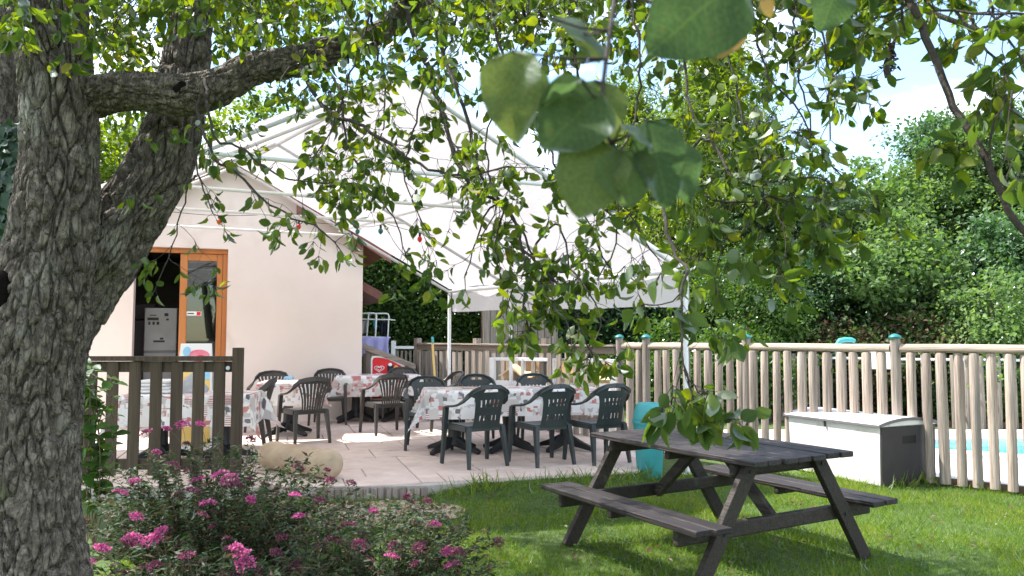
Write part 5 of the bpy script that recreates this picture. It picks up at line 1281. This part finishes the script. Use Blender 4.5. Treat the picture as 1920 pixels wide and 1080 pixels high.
# the twig that hangs close in front of the lens
NT = [V(.16, .75, 2.55), V(.12, .60, 2.15), at(1165, -120, .52), at(1152, 0, .49), at(1137, 110, .475), at(1128, 190, .47), at(1133, 245, .465), at(1160, 285, .46)]
m_ = MB(); nts = [limbs3d[0]]; s_ = min(limbs3d, key=lambda q: (q-NT[0]).length)
pts = spline([s_, (s_+NT[0])/2+V(0, 0, .1)]+NT, .03); n = len(pts); m_.tube(pts, [.0045-.0033*k/(n-1) for k in range(n)], 7); m_.build('branch', M['twig'], pear, smooth=True)
def near(x0, y0, x1, y1, Y, wid=1.0, tan=False, n=(0, -1, .2), me=None, dy=0.0):
    a = at(x0, y0, Y); c = at(x1, y1, Y+dy); o = place_leaf(LTAN if tan else (me or LNR[int(x0) % 4]), a, c-a, n, (c-a).length); o.scale = (o.scale[0], o.scale[1]*wid, o.scale[2])
    if not tan: pass
    m2 = MB(); s0 = min(pts, key=lambda q: (q-a).length); m2.tube([s0, (s0+a)/2+V(0, 0, -.002), a], [.0011, .0009, .0008], 5); m2.build('leaf_stalk', M['twig'], pear)
near(1385, -40, 1222, 92, .45, 1.25, n=(.2, -1, .1))
near(1378, 30, 1352, 108, .50, 1.0, True, n=(.3, -1, .1))
near(1128, 175, 1012, 270, .46, 1.35, n=(-.1, -1, .25))
near(1115, 150, 1128, 280, .47, 1.2, n=(.3, -1, .2))
near(960, 95, 962, 265, .47, 0.95, n=(-.5, -1, .1))
near(1010, 120, 945, 230, .48, 0.8, n=(.5, -1, .4))
near(1090, 150, 1010, 195, .44, .45, n=(0, -.3, 1), dy=.03)
near(1130, 265, 1080, 405, .46, 1.15, n=(-.35, -1, .1))
near(1160, 280, 1190, 385, .455, 1.4, n=(.2, -1, .2))
near(1165, 235, 1232, 275, .45, .8, n=(0, -.5, .8))
near(1215, 225, 1262, 385, .46, .85, n=(.25, -1, 0))
near(1262, 265, 1300, 375, .48, 0.9, n=(.4, -1, 0))
near(1035, 35, 1150, 95, .49, .75, n=(.1, -.6, .7))
near(1075, 60, 1130, 110, .50, .8, n=(.3, -.9, .3))
near(1430, -5, 1448, 32, .55, .9, True)
near(1570, -30, 1545, 55, .7, 1.2, n=(.2, -1, .1))
# lichen-crusted stub
b = MB(); q = at(1672, 82, 2.05); pp = [q, at(1668, 105, 2.05), at(1662, 125, 2.04), at(1665, 145, 2.04)]
b.tube(spline(pp, .008), 0.009, 7); rl = random.Random(4)
for k in range(70):
    c = pp[1]+V(rl.gauss(0, .008), rl.gauss(0, .008), rl.gauss(-.004, .02)); b.tube([c, c+V(rl.gauss(0, .008), rl.gauss(0, .008), rl.gauss(0, .008))], [.0035, .0015], 4)
b.build('lichen_stub', M['twig'], pear)
# ================================================================== background trees and hedges
def crown_leaves(blobs, nclump, per, lsize, spread, seed, tmpl, up=.5, out=.6, droop=.2, shell=(.62, 1.0), flat=.6):
    """leaf clumps on and in a set of ellipsoids"""
    r = np.random.default_rng(seed); bl = np.array(blobs, float); wts = (bl[:, 3]*bl[:, 4]+bl[:, 4]*bl[:, 5]+bl[:, 3]*bl[:, 5]); wts /= wts.sum()
    k = r.choice(len(bl), nclump, p=wts); dv = unit(r.normal(size=(nclump, 3))); rad = r.uniform(shell[0]**2, shell[1]**2, (nclump, 1))**.5
    cc = bl[k, :3]+dv*bl[k, 3:]*rad
    cc += r.normal(size=cc.shape)*spread*.5
    cs = r.uniform(.55, 1.5, (nclump, 1)); idx = np.repeat(np.arange(nclump), per); N = len(idx)
    off = r.normal(size=(N, 3))*spread*cs[idx]*np.array([1, 1, flat])
    base = cc[idx]+off
    o = unit(dv[idx]+off/spread*.35)
    nrm = unit(o*out+np.array([0, 0, up])+r.normal(size=(N, 3))*.45)
    d = unit(o+r.normal(size=(N, 3))*.8+np.array([0, 0, -droop])); ln = lsize*r.uniform(.6, 1.3, N)
    rn = np.clip(.5+.22*r.normal(size=nclump)[idx]+.16*r.normal(size=N), 0, 1)
    return base, d, nrm, ln, rn
def tree(name, label, x, y, h, blobs, nclump, per, lsize, spread, mat, seed, tmpl=None, trunk_r=.14, cat='tree', group=None, limbs=7, **kw):
    t = thing(name, label, cat, (x, y, 0), 0, group)
    b_, d_, n_, l_, r_ = crown_leaves(blobs, nclump, per, lsize, spread, seed, tmpl, **kw)
    keep = b_[:, 2] > .02
    o = link('crown' if cat == 'tree' else 'foliage', leaves_mesh('crown', b_[keep], d_[keep], n_[keep], l_[keep], tmpl or T_DIA, r_[keep]), mat, t)
    rs = random.Random(seed); m_ = MB()
    top = max(b[2]+b[5]*.4 for b in blobs); n = 9
    P = [V(.10*noise.noise(V(seed, k*.6, 0)), .10*noise.noise(V(seed, 5, k*.6)), top*k/n) for k in range(n+1)]
    m_.tube(P, [trunk_r*(1.2-.95*k/n) for k in range(n+1)], 9)
    for _ in range(limbs):
        bb = rs.choice(blobs); s = P[rs.randint(2, n-2)]; e = V(bb[0]+rs.uniform(-.5, .5)*bb[3], bb[1]+rs.uniform(-.5, .5)*bb[4], bb[2]+rs.uniform(-.4, .5)*bb[5])
        md = (s+e)/2+V(0, 0, .15); m_.tube(spline([s, md, e], .2), None or [trunk_r*.4*(1-.75*k/(len(spline([s, md, e], .2))-1)) for k in range(len(spline([s, md, e], .2)))], 6)
    m_.build('trunk', M['far_bark'], t, smooth=True); return t
def blobset(seed, n, cx, cz, rx, rz, size):
    rs = random.Random(seed); out = []
    for _ in range(n):
        a = rs.uniform(0, 6.28); r = math.sqrt(rs.random()); z = rs.uniform(-1, 1); w = math.sqrt(max(.05, 1-z*z))
        s = size*rs.uniform(.7, 1.25); out.append((cx+rx*r*w*math.cos(a), rx*r*w*math.sin(a)*.8, cz+rz*z, s, s, s*.8))
    return out
def at_px(x, Y): q = at(x, 640, Y); return q.x, q.y
def topz(y, Y): return at(960, y, Y).z
# tall feathery light-green tree
x, y = at_px(1345, 18.5); zt = topz(55, 18.5)
bl = []
rs = random.Random(3)
for k in range(46):
    f = (k+.5)/46; z = .9+(zt-1.2)*f; w = 2.5*(1-f)**.75+.25; a = k*2.4; r = w*rs.uniform(.35, .85)
    bl.append((r*math.cos(a), r*math.sin(a), z, .75*(1-.5*f), .75*(1-.5*f), .42))
tree('larch_tree', 'tall feathery light green conifer above the canopy eave', x, y, zt, bl, 1500, 40, .17, .22, M['larch'], 11, T_LONG, .17, up=.25, droop=.6, flat=1.2, shell=(.3, 1))
x, y = at_px(1190, 20.5)
bl = []
for k in range(36):
    f = (k+.5)/36; z = .9+(topz(150, 20.5)-1.2)*f; w = 2.0*(1-f)**.75+.25; a = k*2.4; r = w*rs.uniform(.35, .85)
    bl.append((r*math.cos(a), r*math.sin(a), z, .7*(1-.5*f), .7*(1-.5*f), .42))
tree('larch_tree', 'second light green conifer, further back, behind the hanging pear leaves', x, y, 6, bl, 1000, 40, .17, .22, M['larch'], 12, T_LONG, .15, up=.25, droop=.6, flat=1.2, shell=(.3, 1))
# broadleaf trees on the right
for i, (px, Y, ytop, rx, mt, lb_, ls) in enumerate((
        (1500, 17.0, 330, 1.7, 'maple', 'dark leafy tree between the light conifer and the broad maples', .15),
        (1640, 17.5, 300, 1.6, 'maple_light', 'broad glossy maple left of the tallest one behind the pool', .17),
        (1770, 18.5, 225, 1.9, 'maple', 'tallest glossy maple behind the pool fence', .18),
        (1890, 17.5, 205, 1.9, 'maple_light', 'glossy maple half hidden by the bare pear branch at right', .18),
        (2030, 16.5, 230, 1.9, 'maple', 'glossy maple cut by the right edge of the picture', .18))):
    x, y = at_px(px, Y); zt = topz(ytop, Y)
    bl = blobset(40+i, 26, 0, zt*.55, rx, zt*.38, .78)+[(0, 0, zt-.75, .7, .7, .65)]
    tree('maple_tree', lb_, x, y, zt, bl, 820, 46, ls*rs.uniform(.55, .72), .19, M[mt], 50+i, T_DIA, .16, group='broadleaf trees behind the pool', up=.7, flat=.5)
# layered dark shrubs and lower trees in front of them
for i, (px, Y, ytop, rx, mt, lb_, ls, nc) in enumerate((
        (1400, 15.2, 470, 1.35, 'hedge', 'dense dark green shrub below the light conifer', .09, 420),
        (1560, 15.4, 430, 1.3, 'evergreen', 'dark layered shrub in the middle of the trees behind the pool', .12, 420),
        (1690, 15.0, 400, 1.2, 'maple_light', 'sunlit big-leaved shrub left of centre behind the pool', .16, 330),
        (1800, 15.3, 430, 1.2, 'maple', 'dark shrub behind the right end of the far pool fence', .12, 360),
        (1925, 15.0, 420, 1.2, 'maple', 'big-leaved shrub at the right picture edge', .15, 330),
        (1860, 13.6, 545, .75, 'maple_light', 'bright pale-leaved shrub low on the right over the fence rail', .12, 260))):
    x, y = at_px(px, Y); zt = topz(ytop, Y)
    bl = blobset(70+i, 16, 0, zt*.5, rx, zt*.40, .6)
    tree('leafy_shrub', lb_, x, y, zt, bl, int(nc*1.5), 40, ls*.72, .18, M[mt], 80+i, T_DIA, .07, cat='shrub', group='shrubs behind the pool', up=.6, flat=.6, limbs=5)
for i, (px, Y, ytop, mt, lb_) in enumerate(((1350, 14.4, 592, 'hedge', 'low light green ground shrub left over the fence rail'), (1470, 14.4, 590, 'hedge', 'low green ground shrub over the fence rail near the blue shower'), (1600, 14.6, 596, 'brown_leaf', 'low shrub with brown leaves beyond the blue shower'), (1720, 14.5, 585, 'brown_leaf', 'low reddish brown shrub right of the notice board'), (1250, 15.0, 588, 'hedge', 'low bright shrub behind the canopy post'))):
    x, y = at_px(px, Y); zt = topz(ytop, Y); bl = blobset(90+i, 10, 0, zt*.45, .85, zt*.4, .45)
    tree('low_shrub', lb_, x, y, zt, bl, 230, 34, .085, .16, M[mt], 95+i, T_DIA, .04, cat='shrub', group='low shrubs behind the pool', limbs=4)
# clipped hedges past the house and under the valance
def hedge(label, px0, Y0, px1, Y1, h, mat, seed, nc, ls=.075):
    a = V(*at_px(px0, Y0), 0); c = V(*at_px(px1, Y1), 0); L_ = (c-a).length; t = thing('hedge', label, 'hedge', tuple((a+c)/2), math.atan2(c.y-a.y, c.x-a.x))
    n = int(L_/.5)+1; bl = []
    for k in range(n):
        for z in np.arange(.35, h, .55): bl.append((-L_/2+L_*k/(n-1), .1*noise.noise(V(k, z, seed)), z+.12*noise.noise(V(k*.7, z, 3)), .42, .5, .42))
    b_, d_, n_, l_, r_ = crown_leaves(bl, nc, 36, ls, .17, seed, None, up=.45, out=.8, flat=.9)
    kp = (b_[:, 2] > .02) & (b_[:, 2] < h+.25); link('foliage', leaves_mesh('foliage', b_[kp], d_[kp], n_[kp], l_[kp], T_DIA, r_[kp]), M[mat], t)
    m_ = MB()
    for k in range(0, n, 2): m_.tube([(-L_/2+L_*k/(n-1), 0, 0), (-L_/2+L_*k/(n-1)+.05, .03, h*.85)], [.05, .02], 6)
    m_.build('stems', M['far_bark'], t)
hedge('tall green hedge right of the house wall behind the drying rack', 560, 18.6, 1010, 18.2, 4.6, 'hedge', 5, 3400, .10)
hedge('dark evergreen hedge under the canopy valance', 980, 17.6, 1420, 16.8, 2.6, 'evergreen', 6, 1700, .10)
# trees behind the house on the left
for i, (px, Y, ytop) in enumerate(((60, 21, 170), (250, 23, 205), (470, 22, 190))):
    x, y = at_px(px, Y); zt = topz(ytop, Y); bl = blobset(120+i, 22, 0, zt*.58, 2.0, zt*.36, .9)
    tree('garden_tree', ('light green tree behind the house, left of the pear trunk', 'light green tree behind the house between the pear stems', 'light green tree behind the house ridge')[i], x, y, zt, bl, 420, 26, .17, .28, M['larch'], 130+i, T_DIA, .18, group='trees behind the house', up=.6)
# more greenery just outside the frame
for i, (X, Y, zt) in enumerate(((13.5, 15, 6.2), (15.5, 9, 6.0), (-12, 16, 6.0), (-13.5, 9, 5.5))):
    bl = blobset(150+i, 20, 0, zt*.55, 2.0, zt*.38, .9)
    tree('garden_tree', ('green tree beyond the right end of the pool', 'green tree to the right of the pool', 'green tree left of the house', 'green tree on the lawn far left')[i], X, Y, zt, bl, 300, 26, .20, .3, M['maple'], 160+i, T_DIA, .18, group='trees round the garden', up=.6)

# ================================================================== spirea bushes
fl_v, fl_f = [], []
rf = random.Random(77)
def flower_mesh(seed, rx):
    r = np.random.default_rng(seed); N = 150; a = r.uniform(0, 6.28, N); q = np.sqrt(r.random(N)); bx, by = rx*q*np.cos(a), rx*q*np.sin(a)
    lobes = .006*np.sin(bx*260+seed)*np.cos(by*240); bz = .35*rx*(1-q**2)+lobes+r.normal(size=N)*.003
    base = np.stack([bx, by, bz], 1); d = unit(np.stack([np.cos(a*7+r.random(N)*6), np.sin(a*5+r.random(N)*6), r.uniform(.1, 1.0, N)], 1)); n = unit(r.normal(size=(N, 3))+np.array([0, 0, 1.2]))
    me = leaves_mesh('flower_head', base, d, n, r.uniform(.009, .015, N), T_DIA, r.random(N)*.6+.4*q, 1.3); me.materials.append(M['flower']); return me
FM = [flower_mesh(k, rx) for k, rx in enumerate((.026, .036, .046, .058))]
FF = [m_.copy() for m_ in FM]
for m_ in FF: m_.materials[0] = M['flower_faded']
def spirea(label, cx, cy, rx, ry, h, nstem, seed, flowers):
    t = thing('spirea_bush', label, 'bush', (cx, cy, 0), 0, 'pink flowering bushes by the pear trunk'); r = random.Random(seed); base, d, n, l = [], [], [], []; st = MB(); tips = []
    for k in range(nstem):
        a = r.uniform(0, 6.28); q = math.sqrt(r.random()); bx, by = rx*.45*q*math.cos(a), ry*.45*q*math.sin(a)
        ex, ey = rx*q*math.cos(a)*1.05, ry*q*math.sin(a)*1.05; ez = h*(1-.45*q*q)*r.uniform(.55, 1.12)
        P = spline([V(bx, by, 0), V((bx+ex)/2, (by+ey)/2, ez*.6), V(ex, ey, ez)+V(r.gauss(0, .03), r.gauss(0, .03), 0)], .03)
        st.tube(P, [.0028*(1-.6*i/len(P)) for i in range(len(P))], 4, cap=False)
        tips.append(P[-1])
        for i in range(int(len(P)*.22), len(P)):
            for _ in range(3 if i > len(P)*.45 else 2):
                dd = V(r.gauss(0, 1), r.gauss(0, 1), r.uniform(-.25, .75)).normalized(); base.append(tuple(P[i])); d.append(tuple(dd)); n.append((r.gauss(0, .5), r.gauss(0, .5), 1)); l.append(r.uniform(.030, .058))
    rn = np.array([r.random() for _ in base]); zz = np.array(base)[:, 2]
    o = link('foliage', leaves_mesh('foliage', np.array(base), np.array(d), np.array(n), np.array(l), T_NARROW, np.clip(rn*.8+.12*(rn > .6), 0, 1), 1.15), M['spirea'], t); o['kind'] = 'stuff'
    st.build('stems', M['soil_edge'], t)['kind'] = 'stuff'
    for (px, py, Y, sz) in flowers:
        p = at(px, py, Y)
        tip = min(tips, key=lambda q: (q-(p-t.location)).length); q = p-t.location
        s2 = MB(); s2.tube(spline([tip-V(0, 0, .06), (tip+q)/2, q], .02), .0013, 4); s2.build('flower_stem', M['soil_edge'], t)
        f = link('flower_head', (FM if r.random() < .7 else FF)[sz], None, t); f.location = q; f.rotation_euler = (r.uniform(-.5, .35), r.uniform(-.4, .4), r.random()*6)
    for k in range(22):
        q = r.choice(tips); f = link('flower_head', FF[r.randint(0, 2)], None, t); f.location = q; f.rotation_euler = (r.uniform(-.5, .5), r.uniform(-.5, .5), r.random()*6); f.scale = (.8,)*3
spirea('tallest pink spirea bush in front of the dark fence', -1.80, 4.85, .82, .60, .80, 380, 1,
       [(342, 797, 4.9, 2), (375, 797, 4.95, 1), (275, 812, 4.8, 1), (312, 805, 4.9, 0), (293, 849, 4.8, 0), (430, 900, 4.5, 3), (412, 890, 4.55, 2), (440, 908, 4.45, 2), (357, 882, 4.6, 1), (252, 903, 4.6, 0), (372, 900, 4.55, 1), (360, 922, 4.45, 2), (390, 945, 4.4, 2), (560, 878, 4.8, 1), (618, 902, 4.7, 1), (470, 825, 4.95, 1), (553, 930, 4.5, 1), (225, 925, 4.5, 2), (255, 970, 4.35, 1)])
spirea('lower pink spirea bush beside the dirt patch, sunlit on its right', -.72, 4.28, .62, .55, .60, 240, 2,
       [(600, 940, 4.4, 1), (470, 938, 4.3, 0), (840, 1035, 4.1, 1), (850, 1060, 4.0, 2), (735, 1045, 4.0, 1), (740, 1025, 4.05, 1), (815, 985, 4.3, 1), (672, 1024, 4.1, 2), (640, 1015, 4.15, 0), (700, 960, 4.4, 0), (855, 1040, 4.1, 1), (560, 970, 4.2, 1)])
spirea('front pink spirea bush at the foot of the pear trunk', -1.46, 3.66, .72, .48, .50, 300, 3,
       [(250, 1012, 3.6, 2), (285, 1015, 3.6, 2), (300, 1000, 3.62, 1), (238, 1020, 3.6, 1), (350, 1044, 3.55, 1), (135, 1045, 3.4, 3), (155, 1055, 3.4, 2), (290, 1062, 3.5, 1), (460, 1058, 3.5, 2), (455, 1040, 3.5, 1), (100, 1078, 3.35, 1), (442, 1028, 3.5, 0), (190, 1030, 3.5, 1)])
# leafy sapling between trunk and fence
sp_ = at(178, 900, 5.6); sap = thing('sapling', 'young leafy sapling between the pear trunk and the dark fence', 'plant', (sp_.x, sp_.y, 0)); r = random.Random(31); base, d, n, l = [], [], [], []; st = MB()
for k in range(7):
    P = spline([V(r.gauss(0, .04), r.gauss(0, .04), 0), V(r.gauss(0, .06), r.gauss(0, .06), .6), V(r.gauss(0, .10), r.gauss(0, .10), r.uniform(.9, 1.35))], .06); st.tube(P, .004, 5)
    for q in P[6:]:
        for _ in range(2):
            dd = V(r.gauss(0, 1), r.gauss(0, 1), r.uniform(-.5, .3)).normalized(); base.append(tuple(q)); d.append(tuple(dd)); n.append((r.gauss(0, .4), r.gauss(0, .4)-.3, 1)); l.append(r.uniform(.08, .14))
o = link('foliage', leaves_mesh('foliage', np.array(base), np.array(d), np.array(n), np.array(l), T_PEAR, rng.random(len(base))), M['hedge'], sap); st.build('stem', M['soil_edge'], sap)
# ivy on the rear stem at the left edge
iv = thing('ivy', 'dark ivy climbing the rear stem at the left picture edge', 'ivy', (tb.x, 3.2, 0)); base, d, n = [], [], []
for k in range(420):
    y_ = r.uniform(230, 470); c = at(18+r.gauss(0, 16), y_, 3.25-abs(r.gauss(0, .03))); base.append((c.x-tb.x, c.y-3.2-.02, c.z)); d.append((r.gauss(0, .6), -.2, r.gauss(-.6, .4))); n.append((r.gauss(0, .3), -1, r.gauss(.3, .3)))
o = link('foliage', leaves_mesh('foliage', np.array(base), np.array(d), np.array(n), np.array([r.uniform(.025, .05) for _ in base]), T_IVY, rng.random(len(base))), M['ivy'], iv); o['kind'] = 'stuff'
m_ = MB(); m_.tube([(at(20, y_, 3.27)-V(tb.x, 3.2, 0)) for y_ in (640, 480, 350, 230)], .006, 5); m_.build('vine', M['twig'], iv)

# ================================================================== grass
def in_poly(px, py, poly):
    ins = np.zeros(len(px), bool); n = len(poly)
    for i in range(n):
        x0, y0 = poly[i-1]; x1, y1 = poly[i]; c = ((y0 > py) != (y1 > py)) & (px < (x1-x0)*(py-y0)/(y1-y0+1e-12)+x0); ins ^= c
    return ins
def grass(name, n, hmin, hmax, wid, seed, dens=None):
    r = np.random.default_rng(seed); x = r.uniform(-2.6, 5.6, n); y = 3.4+5.2*r.random(n)**1.15
    ok = ~in_poly(x, y, PATIO)
    s = (x-FP0.x)*FN.x+(y-FP0.y)*FN.y; ok &= s < .03
    dd = np.hypot((x+1.15)/.78, (y-6.70)/.50); ok &= r.random(n) < np.clip((dd-.62)/.6, .05, 1)
    ok &= ((x/np.maximum(y, .1)) < .74) & ((x/np.maximum(y, .1)) > -.62)
    if dens is not None: ok &= dens(x, y, r)
    x, y = x[ok], y[ok]; N = len(x)
    cl = np.array([noise.noise(V(a*1.6, b*1.6, seed)) for a, b in zip(x, y)]); fine = np.array([noise.noise(V(a*6, b*6, seed+3)) for a, b in zip(x, y)])
    h = r.uniform(hmin, hmax, N)*(1+.55*cl+.35*fine); h = np.maximum(h, .012)
    d = unit(np.stack([r.normal(size=N)*.65, r.normal(size=N)*.65, np.ones(N)], 1)); nn = r.normal(size=(N, 3)); nn[:, 2] *= .2
    base = np.stack([x, y, bank_z(x, y)-.004], 1)
    me = leaves_mesh(name, base, d, nn, h, T_BLADE, np.clip(.45+.5*cl+.22*r.normal(size=N), 0, 1)); return me
o = link('grass', grass('grass', 190000, .035, .075, .035, 1), M['grass']); tag(o, 'short bright green lawn grass round the picnic table', 'grass', kind='stuff')
def edge_d(x, y, r):
    e = np.minimum(np.abs(y-(7.5+.33*(x+.3))), 9)+np.where(x < -.75, 9, 0); b_ = np.abs((x-FP0.x)*FN.x+(y-FP0.y)*FN.y)
    bx = np.maximum(np.abs((x-bc.x)*bu.x+(y-bc.y)*bu.y)-BL/2, np.abs((x-bc.x)*bn.x+(y-bc.y)*bn.y)-BW/2)
    return (r.random(len(x)) < np.exp(-(e/.16)**2)*.6+np.exp(-(b_/.10)**2)*.25+np.exp(-(np.maximum(bx, 0)/.10)**2)*.5*(bx > 0)) & ~(bx < 0)
o = link('tall_grass', grass('tall_grass', 90000, .07, .17, .022, 2, edge_d), M['grass']); tag(o, 'taller grass tufts along the patio edge, fence foot and storage box', 'grass', kind='stuff')
# clover-like leaflets close to the ground
r = np.random.default_rng(9); n = 16000; x = r.uniform(-1.2, 5.2, n); y = 3.6+4.4*r.random(n); ok = ~in_poly(x, y, PATIO) & (((x-FP0.x)*FN.x+(y-FP0.y)*FN.y) < 0) & (np.hypot((x+1.15)/.78, (y-6.70)/.50) > 1) & (x/y < .74)
x, y = x[ok], y[ok]; pat = np.array([noise.noise(V(a*2.2, b*2.2, 44)) for a, b in zip(x, y)]) > .08; x, y = x[pat], y[pat]; N = len(x)
base = np.stack([x, y, r.uniform(.015, .04, N)], 1); a = r.uniform(0, 6.28, N)
o = link('clover', leaves_mesh('clover', base, np.stack([np.cos(a), np.sin(a), r.normal(size=N)*.2], 1), np.stack([r.normal(size=N)*.25, r.normal(size=N)*.25, np.ones(N)], 1), r.uniform(.014, .028, N), T_IVY, r.random(N)*.6), M['hedge']); tag(o, 'patches of small clover leaves in the lawn', 'clover', kind='stuff')
# dry leaves and clippings on the dirt
n = 700; a = r.uniform(0, 6.28, n); q = np.sqrt(r.random(n)); base = np.stack([-1.15+.74*q*np.cos(a), 6.70+.46*q*np.sin(a), r.uniform(.008, .02, n)], 1)
o = link('leaf_litter', leaves_mesh('leaf_litter', base, np.stack([np.cos(a*9), np.sin(a*9), r.normal(size=n)*.15], 1), np.stack([r.normal(size=n)*.3, r.normal(size=n)*.3, np.ones(n)], 1), r.uniform(.02, .05, n), T_PEAR, r.random(n)), M['brown_leaf']); tag(o, 'dry brown leaf litter scattered on the dirt patch', 'leaf litter', kind='stuff')

n = 170; x = r.uniform(-.9, 4.6, n); y = r.uniform(3.8, 7.3, n); ok = ((x/y) < .72) & ~in_poly(x, y, PATIO) & (((x-FP0.x)*FN.x+(y-FP0.y)*FN.y) < -.05); x, y = x[ok], y[ok]; n = len(x); a = r.uniform(0, 6.28, n)
o = link('fallen_leaves', leaves_mesh('fallen_leaves', np.stack([x, y, r.uniform(.03, .06, n)], 1), np.stack([np.cos(a), np.sin(a), r.normal(size=n)*.3], 1), np.stack([r.normal(size=n)*.4, r.normal(size=n)*.4, np.ones(n)], 1), r.uniform(.03, .055, n), T_PEAR, r.random(n)*.5), M['brown_leaf']); tag(o, 'fallen brown pear leaves lying in the lawn grass', 'leaves', kind='stuff')
